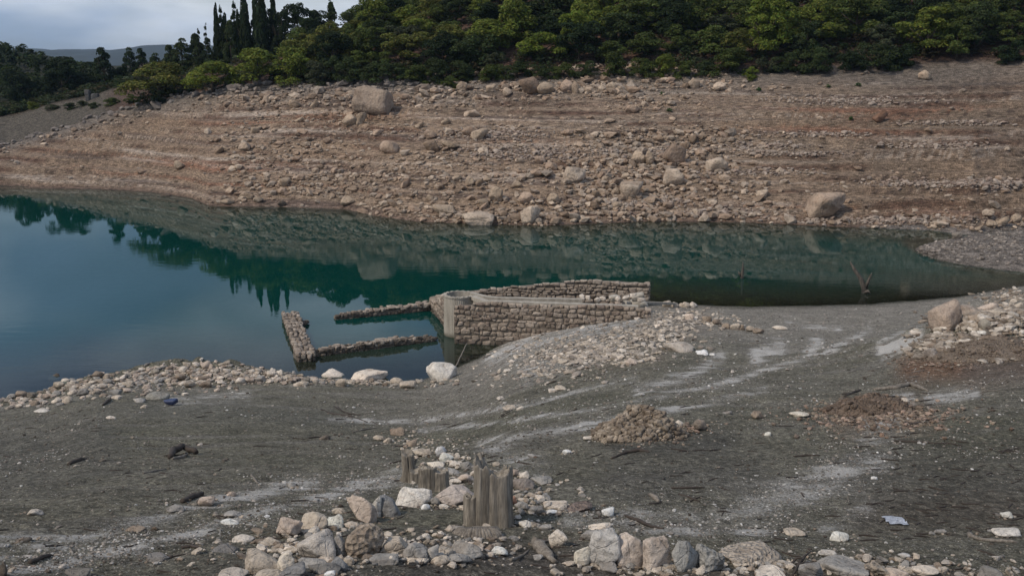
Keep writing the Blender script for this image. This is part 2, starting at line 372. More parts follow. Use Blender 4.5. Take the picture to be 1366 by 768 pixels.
def plain(name, c, rough=.8, sc=12):
    m, N, L, b = newmat(name); o = N.new('ShaderNodeTexCoord').outputs['Object']
    f = noise(N, L, o, sc, 5, .6)
    L.new(mul(N, L, c, ramp(N, L, f, [(.3, .7), (.7, 1.25)])), b.inputs['Base Color']); b.inputs['Roughness'].default_value = rough
    L.new(bump(N, L, f, .5, .02), b.inputs['Normal']); return m
M_ground = ground_material(); M_water = water_material()
M_rock = rock_material('limestone_rock', 'obj'); M_rockf = rock_material('far_bank_rock', 'obj', 0, .22); M_rubble = rock_material('rubble_stones', 'col', 0, .6)
M_congl = rock_material('conglomerate', 'obj', 1.0); M_masonry = rock_material('wall_masonry', 'obj', 0, .8)
M_leaf = leaf_material(); M_bark = wood_material('tree_bark', (.03, .022, .016), (.10, .08, .06), .3)
M_stump = wood_material('weathered_stump_wood', (.09, .079, .066), (.38, .34, .285)); M_drift = wood_material('driftwood', (.10, .085, .07), (.30, .27, .235), 1.5)
M_snag = wood_material('snag_wood', (.05, .042, .035), (.16, .14, .12), .5)
M_twig = plain('dark_twig', (.045, .034, .027)); M_conc = concrete_material()
M_core = plain('wall_mortar_core', (.15, .125, .10), .95, 9)

def dpoly(px, py, pts):
    d = np.full(px.shape, 1e9); tt = np.zeros(px.shape); n = len(pts)-1
    for i in range(n):
        ax, ay = pts[i]; bx, by = pts[i+1]; l2 = (bx-ax)**2+(by-ay)**2
        t = np.clip(((px-ax)*(bx-ax)+(py-ay)*(by-ay))/l2, 0, 1)
        q = np.hypot(px-ax-t*(bx-ax), py-ay-t*(by-ay)); s = q < d; d = np.where(s, q, d)
    return d
def mixc3(a, b, f): return a*(1-f[..., None])+np.asarray(b)*f[..., None]
ys_ = np.interp(U, NU, NY); yf_ = np.interp(U, FU, FY); sl_ = (Y-yf_)/(np.interp(U, CU, CD)-yf_)
tn = (ys_-Y)/(ys_-9)
wpx, wpy, _ = proj(X, Y, ZF)
base = np.zeros(X.shape+(3,)); base[:] = (.163, .154, .120)
f1 = sst(-.1, .5, fbm(X/5, Y/5, 3, 61)); base = mixc3(base, (.128, .125, .090), f1*.7)
tw = tn+.007*(X+6)+.03*vn(X*.12, Y*.12, 62); strn = np.maximum(sst(.0, .45, fbm(tw*60, X*.22, 4, 63)), .8*sst(.15, .5, fbm(tw*26+9, X*.1, 3, 64)))*sst(-.6, .3, fbm(X*1.4, Y*1.8, 4, 66)); base = mixc3(base, (.24, .225, .20), strn*.75*sst(.02, .1, tn)*(1-sst(.5, .8, tn)*.5))
lt = sst(0, .04, tn)*(1-sst(.3, .62, tn))*sst(440, 700, wpx); base = mixc3(base, (.27, .25, .22), lt*.7)
# white salt / shell-grit streaks and bleached patches: bands in the material of the lakebed
salt = np.zeros(X.shape); speck = -.05+.5*sst(.0, .6, fbm(X/2.2, Y/2.2, 4, 65))
nz = .4+.6*sst(-.3, .35, fbm(X*1.2, Y*2.2, 4, 67))
for pts, w, a in [([(0, 766), (140, 742), (250, 712), (330, 688), (420, 665), (535, 628)], 5, 1.0), ([(40, 735), (150, 705), (215, 690), (300, 668), (370, 650), (420, 642)], 7, .8),
                  ([(0, 730), (70, 728), (180, 738)], 14, .4), ([(470, 655), (560, 632)], 6, .4),
                  ([(690, 560), (800, 545), (960, 512), (1100, 470), (1160, 440)], 4, .5), ([(640, 590), (760, 572), (890, 548), (1020, 520)], 5, .5),
                  ([(1010, 475), (1040, 462)], 9, 1.0), ([(960, 478), (920, 500), (850, 520)], 7, .6), ([(1180, 465), (1225, 450)], 9, 1.5), ([(1080, 470), (1090, 458)], 8, .8),
                  ([(720, 625), (690, 615), (650, 600)], 14, .4), ([(1000, 690), (1080, 650), (1160, 610), (1180, 560)], 26, .35),
                  ([(1100, 705), (1160, 680)], 12, .3), ([(760, 690), (900, 700), (980, 690)], 14, .3), ([(1240, 530), (1300, 525)], 8, .4), ([(1195, 530), (1215, 528)], 6, .7),
                  ([(660, 470), (740, 440), (840, 425)], 16, .55), ([(700, 500), (760, 470), (820, 450)], 12, .35), ([(440, 560), (560, 560), (700, 540), (850, 505)], 4, .35),
                  ([(230, 535), (330, 528)], 7, .35), ([(560, 575), (700, 560), (820, 540)], 3, .35), ([(1050, 430), (1120, 440)], 4, .35)]:
    d = dpoly(wpx, wpy, pts)/w
    salt = np.maximum(salt, a*np.exp(-d*d)*nz*(Y < 60)); speck = np.maximum(speck, .95*min(1, a+.3)*np.exp(-(d*.6)**2)*(Y < 60))
tws = tn+.007*(X+6); salt = 1.8*salt*(.25+.95*sst(-.25, .4, fbm(tws*130, X*.45, 4, 68)))*(.5+.5*sst(-.3, .3, fbm(X*4, Y*4, 3, 69)))
base = mixc3(base, (.26, .255, .245), np.clip(salt, 0, 1)*.7)
for pts, w, c, a in [([(1215, 492), (1275, 488)], 20, (.20, .105, .062), .75), ([(1130, 560), (1220, 555)], 24, (.23, .165, .12), .55), ([(1300, 495), (1366, 492)], 22, (.15, .105, .085), .7),
                     ([(1180, 640), (1366, 640)], 60, (.085, .08, .07), .5), ([(1150, 690), (1350, 680)], 25, (.10, .08, .065), .45), ([(820, 590), (960, 590)], 18, (.10, .098, .088), .7), ([(0, 610), (120, 590)], 45, (.105, .102, .095), .5),
                     ([(200, 545), (470, 560)], 16, (.125, .125, .105), .6), ([(830, 640), (1000, 630)], 30, (.115, .11, .10), .5), ([(560, 740), (1366, 790)], 22, (.10, .082, .072), .6), ([(300, 770), (740, 745)], 30, (.10, .09, .082), .5),
                     ([(800, 480), (880, 475)], 14, (.26, .22, .17), .5), ([(870, 440), (930, 425)], 22, (.30, .26, .22), .5)]:
    d = dpoly(wpx, wpy, pts)/w; base = mixc3(base, c, a*np.exp(-d*d)*(Y < 60)*np.clip(.5+nz, 0, 1))
wet = np.exp(-np.clip(tn-.006, 0, 1)*60)*(Y < 60); base = base*(1-.6*wet[..., None])
# far bank
fb = np.zeros(X.shape+(3,)); fb[:] = (.33, .24, .17)
c1 = sst(-.2, .5, fbm(X/14, Y/9, 3, 71)); fb = mixc3(fb, (.28, .215, .16), c1*.8)
q = Z/.9+vn(X/18, Y/30, 35)*1.2; st = sst(.15, .55, fbm(q*1.6, X*.03, 4, 73)); fb = mixc3(fb, (.32, .16, .10), st*.9*(1-sst(.6, .85, sl_)))
st2 = sst(.2, .5, fbm(q*3.5, X*.05, 3, 75)); fb = mixc3(fb, (.50, .41, .335), st2*.9)
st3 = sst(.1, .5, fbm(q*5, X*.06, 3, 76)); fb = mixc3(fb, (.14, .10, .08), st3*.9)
rq = ZSM/.8+1.1*vn(X/22, Y/40, 35)+.10*vn(X/5, Y/9, 36); rf = rq-np.floor(rq); ris_shade = np.exp(-((rf-.5)/.11)**2)*sst(-.1, .35, fbm(X/7, Y/3, 3, 78)); fb = mixc3(fb, (.135, .075, .052), ris_shade*.95*(1-sst(.8, .95, sl_)))  # shadow lines under the ledges, painted onto the risers in dark soil red
top = sst(.72, .95, sl_)*(1-sst(.45, .5, U)*.3); fb = mixc3(fb, (.205, .182, .160), top*.75)
fb = mixc3(fb, (.13, .085, .07), .8*np.exp(-np.clip(Z, 0, 9)/.22)[...]*(Y > 60))
veg = sst(1.0, 1.05, sl_); fb = mixc3(fb, (.115, .068, .048), veg)
mud = sst(1.0, 1.03, sl_)*(1-sst(-.41, -.38, U))*(1-sst(146, 150, Y)); fb = mixc3(fb, (.125, .108, .085), mud)
grs = sst(147, 151, Y)*(1-sst(-.38, -.34, U)); fb = mixc3(fb, (.028, .032, .017), grs)
spitm = ((X > 27.3) & (np.abs(Y-65.5) < 12) & (Y < yf_+1))[..., None]; fb = fb*(1-.14*(1-sst(-.36, -.2, U)))[..., None]*(1-.20*sst(.12, .36, U))[..., None]; fb = np.where(spitm, np.array((.20, .175, .155)), fb)  # shade put into the colour: far bank darkened towards left and right
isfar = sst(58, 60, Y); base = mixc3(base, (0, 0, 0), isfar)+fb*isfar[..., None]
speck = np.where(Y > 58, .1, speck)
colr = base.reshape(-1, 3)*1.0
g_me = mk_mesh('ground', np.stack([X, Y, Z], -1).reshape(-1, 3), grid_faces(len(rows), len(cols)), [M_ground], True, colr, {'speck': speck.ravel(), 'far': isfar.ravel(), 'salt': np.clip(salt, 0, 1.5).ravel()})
tag(link('ground', g_me), kind='structure')

# ---------------------------------------------------------------- water
wr = np.concatenate([np.geomspace(28, 60, 170), np.linspace(61, 118, 50)]); wc = np.linspace(-1.1, 1.1, 460)
WU, WY = np.meshgrid(wc, wr); WX = WU*WY; WD = -H(WX, WY)
w_me = mk_mesh('water', np.stack([WX, WY, 0*WX], -1).reshape(-1, 3), grid_faces(len(wr), len(wc)), [M_water], True, None, {'depth': np.clip(WD, 0, 6).ravel()})
tag(link('water', w_me), kind='structure')

# ---------------------------------------------------------------- distant mountain
mx_ = np.linspace(-2600, 200, 160); my_ = np.linspace(0, 1, 12)
A, B = np.meshgrid(mx_, my_)
ridge = np.interp((A/2600)*F/.977+683, [-600, -300, 0, 60, 100, 125, 150, 175, 195, 260, 400, 700], [150, 120, 66, 66, 60, 62, 66, 63, 60, 75, 60, 30])
MZ = 12+(ridge-12+6*fbm(A/90, B*2, 4, 81)+3*fbm(A/18, B*9, 2, 83))*np.sin(B*math.pi/2)
MY = 2600-900*(1-B)+60*fbm(A/120, B*4, 3, 85)
M_mtn = plain('distant_woodland', (.018, .028, .028), .95, .02)
tag(link('hills', mk_mesh('hills', np.stack([A, MY, np.where(B < .01, -8, MZ)], -1).reshape(-1, 3), grid_faces(12, 160), [M_mtn])), kind='structure')

# ---------------------------------------------------------------- rock shapes
def ico(n):
    bm = bmesh.new(); bmesh.ops.create_icosphere(bm, subdivisions=n, radius=1.0)
    V = np.array([v.co[:] for v in bm.verts]); Fc = np.array([[v.index for v in f.verts] for f in bm.faces]); bm.free(); return V, Fc
ICO = {n: ico(n) for n in (1, 2, 3, 4, 5)}
def rock_shape(seed, sub=3, npl=14, p=14, rough=.05, boxy=0.0, flat=False, conc=0.0):
    g = np.random.default_rng(seed); V, Fc = ICO[sub]
    n = g.normal(size=(npl, 3)); n /= np.linalg.norm(n, axis=1)[:, None]
    d = g.uniform(.55, .95, npl)
    ax = np.array([[1, 0, 0], [-1, 0, 0], [0, 1, 0], [0, -1, 0], [0, 0, 1], [0, 0, -1]], float)+g.normal(size=(6, 3))*(.32*(1-boxy)+.06)
    ax /= np.linalg.norm(ax, axis=1)[:, None]
    n = np.vstack([n, ax]); d = np.concatenate([d+boxy*.35, g.uniform(.72, .86, 6)])
    dot = np.maximum(V@n.T, 1e-6)/d
    r = (dot**p).sum(1)**(-1/p)
    W = V*r[:, None]
    W = W*(1+rough*n3(V+seed, 1.7, seed)+rough*.7*n3(V+seed, 4.2, seed+5)+rough*.4*n3(V+seed, 9.5, seed+9)-rough*.7*np.clip(.22-np.abs(n3(V+seed, 2.6, seed+13)), 0, 1)*3+(conc*n3(V+seed, 7.5, seed+3) if conc else 0))[:, None]
    W -= (W.max(0)+W.min(0))/2; W /= (W.max(0)-W.min(0))     # unit box centred at the origin
    return W, Fc
def rock_mesh(name, seed, sub, mat, **k):
    V, Fc = rock_shape(seed, sub, **k); return mk_mesh(name, V, Fc, [mat], sub > 2)
R_ang = [rock_mesh('rock', 100+i, 3, M_rock, npl=10, p=44, rough=.075) for i in range(10)]
R_rnd = [rock_mesh('rock', 200+i, 3, M_rock, npl=13, p=14, rough=.075) for i in range(8)]
R_low = [rock_mesh('rock', 300+i, 3, M_rock, npl=8, p=70, rough=.10) for i in range(14)]
R_far = [rock_mesh('rock', 320+i, 3, M_rockf, npl=9, p=34, rough=.10) for i in range(12)]
S_box = [rock_mesh('stone', 400+i, 3, M_masonry, npl=7, p=60, rough=.12, boxy=.7) for i in range(12)]
LOWV = [rock_shape(500+i, 1, npl=7, p=40, rough=.14) for i in range(16)]
LOWV2 = [rock_shape(540+i, 2, npl=8, p=40, rough=.13) for i in range(8)]

# ---------------------------------------------------------------- labels
LM = []          # landmarks: px, py, phrase
used = set()
def reldir(dx, dy, dist, size):
    if abs(dx) > abs(dy)*1.6: w = 'left of' if dx < 0 else 'right of'
    elif abs(dy) > abs(dx)*1.6: w = 'above' if dy < 0 else 'below'
    else: w = ('above' if dy < 0 else 'below')+' and to the '+('left of' if dx < 0 else 'right of')
    pre = 'just ' if dist < size*1.6 else ('' if dist < size*4 else 'well ')
    return pre+w
def autolabel(px, py, look, size, fallback=None):
    c = sorted(LM, key=lambda l: math.hypot(l[0]-px, l[1]-py))
    for lm in c:
        d = math.hypot(lm[0]-px, lm[1]-py)
        if d < 3: continue
        t = f"{look} {reldir(px-lm[0], py-lm[1], d, size)} {lm[2]}"
        if len(t.split()) <= 16 and t not in used:
            used.add(t); return t
    return None
def cname(c):
    r, g, b = c; l = (r+g+b)/3
    if r/b > 1.9: return 'reddish brown'
    if l > .56: return 'chalk white' if r/b < 1.15 else 'cream'
    if l > .42: return 'pale grey' if r/b < 1.22 else 'pale tan'
    if r/b > 1.42: return 'pinkish brown'
    if l > .29: return 'mid grey' if r/b < 1.25 else 'tan'
    return 'dark grey' if r/b < 1.3 else 'dark brown'
TAN = (.45, .39, .32); PINK = (.48, .40, .335); WHT = (.70, .66, .60); PALE = (.56, .505, .44); GRY = (.31, .295, .275); BLU = (.25, .25, .25); DRK = (.14, .12, .10); BRN = (.29, .235, .185); CRM = (.63, .555, .47); RED = (.30, .17, .12)
def place(px, py, w, h, mesh, color, sink=.18, yaw=None, tilt=8, depthf=.85, name='rock', sy=None):
    """rest a rock on the ground so that its picture box is about w x h around px, py"""
    x, y, z = hits(np.array([px]), np.array([min(py+h*.42, 790)])); x, y, z = x[0], y[0], z[0]
    dep = y*CP+(CAMZ-z)*SP; W = w*dep/F; D = W*depthf
    el = math.atan2(CAMZ-z, y)
    Hh = max((h*dep/F-D*math.sin(el)*.55)/math.cos(el), W*.28)
    Hh = Hh/(1-sink*.6)
    o = bpy.data.objects.new(name, mesh); COL.objects.link(o)
    o.scale = (W*1.04, D, Hh)
    if y > 60: color = (color[0]*.86, color[1]*.78, color[2]*.71); o.rotation_euler = (R(random.uniform(-tilt, tilt)), R(random.uniform(-tilt, tilt)), yaw if yaw is not None else R(random.uniform(-20, 20)))
    yc = y+D*.35; zc = float(H(np.array([x]), np.array([yc]))[0]); zc = max(zc, -.25)
    o.location = (x*yc/y, yc, zc+Hh*(.5-sink)); o.color = (*color, 1)
    return o

NEAR_LM = [(650, 655, 'the tallest split stump'), (578, 637, 'the middle stump'), (549, 622, 'the shortest stump'), (612, 420, 'the concrete shaft'), (740, 430, 'the long stone front wall'),
           (386, 445, 'the half sunken wall'), (860, 565, 'the brown clod heap'), (1165, 545, 'the low red-brown debris mound'), (1195, 697, 'the white scrap'), (245, 606, 'the charred curved log'), (1148, 372, 'the forked dead tree')]
LM += NEAR_LM
# hand placed rocks: (px, py, w, h, colour, mesh set, label or None)
FG = [
 (387, 703, 30, 24, PINK, 'a', 'pinkish tan angular rock left of the row behind the biggest foreground boulder'),
 (420, 692, 34, 27, TAN, 'a', 'tan block with a dark right side behind the largest grey boulder'), (447.6, 693, 21, 22, WHT, 'a', 'small bright white angular rock between the tan block and the round pink boulder'),
 (482, 678, 37, 36, PINK, 'r', 'large round pink-grey boulder with a cracked pale slab on its right'), (502.6, 675, 12, 29, WHT, 'a', 'narrow upright whitish slab leaning on the round pink boulder'),
 (521, 674, 27, 30, BLU, 'r', 'blue-grey faceted rock right of the narrow white slab'), (551, 662, 46, 29, WHT, 'h', 'white pockmarked slab with rusty hollows beside the middle stump'),
 (425, 726, 49, 47, (.46, .42, .375), 'h', 'biggest grey-tan boulder of the left foreground heap'), (454, 727, 20, 32, GRY, 'a', 'grey upright slab wedged right of the biggest boulder'),
 (487, 720, 45, 47, (.30, .25, .20), 'c', 'round brown conglomerate boulder of lumpy pebbles'), (527.6, 727, 39, 29, TAN, 'a', 'smooth tan wedge right of the conglomerate boulder'),
 (513, 745, 35, 15, GRY, 'a', 'flat grey slab below the smooth tan wedge'), (554, 735, 30, 26, GRY, 'a', 'grey angular slab leaning beside the smooth tan wedge'),
 (351, 749, 47, 30, TAN, 'r', 'long rounded tan boulder at the lower left of the heap'), (382, 749, 20, 26, CRM, 'a', 'small cream-orange rock right of the long tan boulder'),
 (392, 761, 32, 24, BLU, 'a', 'blue-grey leaning slab under the cream-orange rock'), (417, 751, 38, 13, GRY, 'a', 'thin grey slab lying under the biggest boulder'),
 (432, 760, 38, 13, (.21, .20, .185), 'a', 'second thin slab, darker, at the bottom edge of the heap'), (452, 752, 21, 20, BLU, 'a', None), (359, 766, 32, 12, TAN, 'r', None), (312, 765, 34, 10, PALE, 'r', None),
 (325, 718, 25, 9, PALE, 'r', None), (361, 721, 23, 13, TAN, 'a', None), (308, 657, 12, 9, PINK, 'a', None), (310, 686, 24, 9, GRY, 'a', 'flat grey stone with a white one in front, on the salt streak'), (308, 695, 22, 8, WHT, 'a', 'bright white flat stone in front of the flat grey one'),
 (388, 646, 11, 7, GRY, 'a', None), (453, 680, 17, 11, TAN, 'a', None), (471, 698, 19, 11, CRM, 'a', None), (568, 675, 11, 9, WHT, 'r', None), (576, 737, 17, 20, GRY, 'a', None), (466, 748, 13, 11, TAN, 'a', None), (440, 765, 14, 12, WHT, 'a', None),
 (588, 734, 29, 15, TAN, 'r', None), (587, 746, 24, 12, TAN, 'r', None), (622, 733, 39, 22, (.40, .37, .33), 'r', 'smooth pale oval boulder just below the tallest split stump'), (612, 748, 31, 10, GRY, 'a', 'thin grey slab in front of the smooth pale oval boulder'),
 (666, 733, 21, 14, WHT, 'a', 'white wedge right of the smooth pale oval boulder'), (556, 747, 25, 11, CRM, 'a', None),
 (608, 658, 50, 29, (.43, .375, .335), 'a', 'large pale block with a pink left end between two stumps'), (530, 574, 19, 14, BRN, 'a', 'brown stone at the upper end of the rubble trail behind the stumps'),
 (517, 586, 11, 9, TAN, 'a', None), (506, 583, 14, 9, TAN, 'a', None), (549, 590, 13, 11, BRN, 'a', None), (565, 602, 23, 12, TAN, 'a', None), (581, 619, 21, 9, CRM, 'a', None), (588, 599, 13, 12, WHT, 'r', None), (596, 609, 17, 12, WHT, 'r', None),
 (608, 618, 15, 9, PALE, 'a', None), (622, 620, 15, 12, GRY, 'a', None), (634, 630, 13, 9, PALE, 'a', None), (621, 637, 21, 13, PINK, 'a', None), (600, 627, 25, 12, GRY, 'a', None), (606, 641, 17, 7, PALE, 'a', None), (555, 601, 14, 8, PALE, 'a', None),
 (687, 630, 11, 10, PINK, 'a', None), (699, 633, 13, 11, PALE, 'a', None), (697, 645, 29, 17, (.27, .235, .21), 'a', 'brown-grey angular rock right of the tallest stump'), (709, 659, 17, 8, TAN, 'a', None), (722, 640, 26, 11, GRY, 'a', None), (721, 657, 10, 8, TAN, 'a', None),
 (684, 667, 11, 12, RED, 'a', None), (697, 674, 16, 13, GRY, 'a', None), (714, 679, 17, 12, GRY, 'a', None), (741, 673, 29, 13, CRM, 'r', 'pale lumpy stone right of the brown-grey angular rock'), (737, 683, 17, 6, WHT, 'a', None), (700, 698, 17, 10, WHT, 'a', None),
 (727, 702, 15, 9, GRY, 'a', None), (744, 717, 22, 23, PALE, 'a', 'pale pointed rock left of the bottom row of blocks'), (756, 602, 10, 8, WHT, 'r', None), (618, 676, 11, 8, TAN, 'a', None), (581, 668, 12, 12, GRY, 'a', None), (593, 675, 13, 7, PALE, 'a', None),
 (804, 730, 40, 52, (.50, .48, .45), 'h', 'tall grey-white leaning block at the left end of the bottom row'), (777, 740, 20, 27, CRM, 'r', 'cream stone behind the tall grey-white leaning block'), (842, 734, 41, 47, (.56, .485, .42), 'h', 'pinkish tan squared block, second in the bottom row'),
 (876, 737, 33, 48, (.60, .52, .45), 'h', 'pale pink rounded block, third in the bottom row'), (876, 759, 21, 9, CRM, 'a', None), (914, 740, 35, 45, (.31, .305, .29), 'h', 'mid grey cracked block in the bottom row'), (948, 744, 33, 35, (.30, .295, .28), 'p', 'smaller grey pitted block at the right of the grey cracked one'),
 (1002, 740, 74, 28, (.40, .35, .295), 'p', 'long rough tan block lying in the bottom row'), (1025, 764, 38, 14, PALE, 'r', 'flat white-topped block below the long rough tan one'), (800, 699, 27, 13, CRM, 'a', None), (787, 712, 22, 16, GRY, 'a', None), (746, 677, 12, 8, CRM, 'a', None),
 (772, 676, 32, 13, (.20, .16, .14), 'p', 'flat brown-pink clod above the bottom row'), (811, 682, 15, 12, WHT, 'a', 'small white block with a shaded right end above the bottom row'), (811, 755, 21, 15, GRY, 'a', None), (1060, 709, 25, 11, TAN, 'r', None),
 (1119, 714, 24, 14, WHT, 'r', None), (1102, 737, 20, 9, WHT, 'a', None), (1124, 754, 62, 25, (.30, .285, .265), 'a', 'broad grey-tan angular rock at the bottom edge'), (1081, 758, 30, 26, GRY, 'a', 'dark grey pointed rock at the bottom edge beside tangled twigs'),
 (1166, 758, 28, 20, TAN, 'p', None), (1192, 763, 34, 15, PINK, 'r', None), (1233, 763, 30, 16, CRM, 'r', None), (1320, 762, 30, 18, (.28, .27, .25), 'r', 'round grey rock at the lower right corner'), (1206, 740, 13, 8, WHT, 'r', None),
 (1342, 686, 13, 10, WHT, 'a', None), (1342, 710, 31, 12, WHT, 'r', 'flat white stone above the thin branch at the right edge'), (1253, 708, 13, 8, GRY, 'a', None), (1029, 748, 20, 9, TAN, 'a', None), (103, 763, 32, 12, (.25, .24, .22), 'r', 'low grey stone at the bottom edge far left'),
 (46, 682, 20, 11, PALE, 'a', 'small pale square stone alone on the grey silt at left'), (30, 719, 20, 8, DRK, 'a', 'dark flat stone below the small pale square one at left'), (181, 704, 21, 9, BRN, 'r', None), (276, 668, 20, 14, PINK, 'r', 'pinkish rounded stone beside a dark stick on the left bank'),
 (4, 758, 12, 20, DRK, 'a', 'dark stump-like stone in the lower left corner'), (235, 678, 22, 10, GRY, 'a', None), (300, 730, 30, 14, (.2, .19, .18), 'a', None), (211, 743, 26, 12, (.2, .19, .18), 'a', None),
 (433, 582, 13, 9, DRK, 'a', None), (211, 526, 26, 14, (.30, .29, .26), 'r', 'grey oval stone in front of the left shore rubble'), (155, 529, 13, 6, CRM, 'r', None), (185, 533, 14, 7, GRY, 'a', None), (149, 556, 12, 6, PALE, 'a', None), (57, 547, 17, 6, WHT, 'a', None), (192, 541, 9, 6, TAN, 'a', None),
 (589, 494, 36, 28, WHT, 'h', "big white boulder at the water's edge below the concrete shaft"), (445, 495, 26, 16, PALE, 'a', 'pale boulder standing highest on the shore rubble left of the sunken walls'), (493, 501, 42, 15, CRM, 'r', 'wide cream flat boulder at the water in front of the sunken walls'),
 (530, 507, 16, 12, TAN, 'a', 'tan cube-like stone right of the wide cream flat boulder'), (544, 512, 20, 12, TAN, 'r', None), (401, 510, 19, 10, TAN, 'a', None), (455, 510, 13, 12, TAN, 'a', None), (373, 497, 9, 9, PALE, 'a', None),
 (72, 496, 16, 13, DRK, 'a', 'dark rock standing alone in the water off the left shore'), (905, 463, 37, 13, (.43, .385, .335), 'a', 'large flat pale slab lying on the bank right of the front wall'), (936, 470, 14, 9, WHT, 'a', 'white triangular stone right of the large flat pale slab'),
 (950, 472, 8, 4, WHT, 'r', None), (842, 482, 15, 11, PINK, 'a', 'pale pink stone below the rubble spill'), (748, 517, 14, 8, TAN, 'r', None), (680, 543, 18, 8, TAN, 'a', None), (694, 543, 10, 7, PALE, 'a', None), (738, 520, 12, 6, PALE, 'a', None), (668, 531, 10, 6, PALE, 'a', None),
 (934, 567, 18, 16, (.27, .23, .19), 'a', 'brown block right of the brown clod heap'), (907, 564, 11, 10, PALE, 'r', None), (970, 549, 12, 6, GRY, 'a', None), (1010, 553, 16, 12, BRN, 'a', None), (784, 584, 11, 6, PALE, 'r', None), (758, 602, 10, 7, PALE, 'r', None), (1024, 578, 8, 6, WHT, 'r', None),
 (1066, 552, 22, 9, CRM, 'r', None), (1206, 533, 12, 8, PALE, 'a', None),
 (1262, 421, 36, 40, (.33, .265, .215), 'h', 'large brown-pink boulder at the left end of the right bank rock pile'), (1285, 412, 40, 22, (.36, .30, .25), 'a', 'pale pink wedge behind the large brown-pink boulder'),
 (1287, 427, 18, 8, TAN, 'r', None), (1290, 432, 14, 8, TAN, 'r', None), (1278, 434, 15, 7, TAN, 'a', None), (1301, 434, 11, 7, TAN, 'r', None), (1316, 433, 19, 15, (.27, .245, .205), 'r', 'squarish grey-tan boulder in the middle of the right rock pile'),
 (1335, 421, 22, 8, TAN, 'a', 'flat slanting slab right of the squarish grey-tan boulder'), (1318, 407, 23, 13, PINK, 'a', 'pink-tan block on top of the right rock pile'), (1313, 416, 10, 8, TAN, 'a', None), (1322, 422, 11, 6, TAN, 'a', None), (1343, 412, 14, 8, TAN, 'a', None), (1357, 406, 14, 9, TAN, 'a', None),
 (1242.6, 472, 18, 17, (.28, .25, .225), 'a', 'grey-pink cubic stone at the left foot of the right rock pile'), (1290.5, 457, 20, 12, PALE, 'a', 'pale pointed stone over a dark hollow in the right rock pile'), (1248, 448, 14, 7, TAN, 'a', None), (1247, 460, 17, 8, BRN, 'a', None), (1262, 447, 13, 6, TAN, 'a', None),
 (1311, 446, 15, 5, WHT, 'r', None), (1257, 467, 13, 8, TAN, 'a', None), (1234, 465, 14, 6, TAN, 'a', None), (1355, 445, 9, 5, TAN, 'a', None), (1235, 424, 8, 4, DRK, 'r', None), (1300, 424, 15, 12, BRN, 'a', None), (1262, 455, 14, 6, BRN, 'a', None),
 (889, 405, 10, 9, TAN, 'r', None), (901, 406, 10, 8, TAN, 'r', None), (915, 406, 11, 8, TAN, 'r', 'round stone, second from right in the short row at the water'), (925, 406, 9, 8, PALE, 'r', 'round pale stone, last of the short row at the water'), (908, 406, 5, 5, TAN, 'r', None),
 (968, 434, 10, 8, BRN, 'r', None), (980, 435, 11, 10, TAN, 'a', None), (990, 436, 8, 9, BRN, 'a', None), (1001, 438, 11, 9, TAN, 'a', None), (1012, 441, 14, 8, BRN, 'p', 'crumbling brown block at the right end of the low stone row'), (1040, 437, 18, 5, CRM, 'a', None), (943, 425, 12, 9, BRN, 'a', None), (956, 429, 12, 8, BRN, 'a', None), (920, 422, 12, 10, PINK, 'a', None),
]
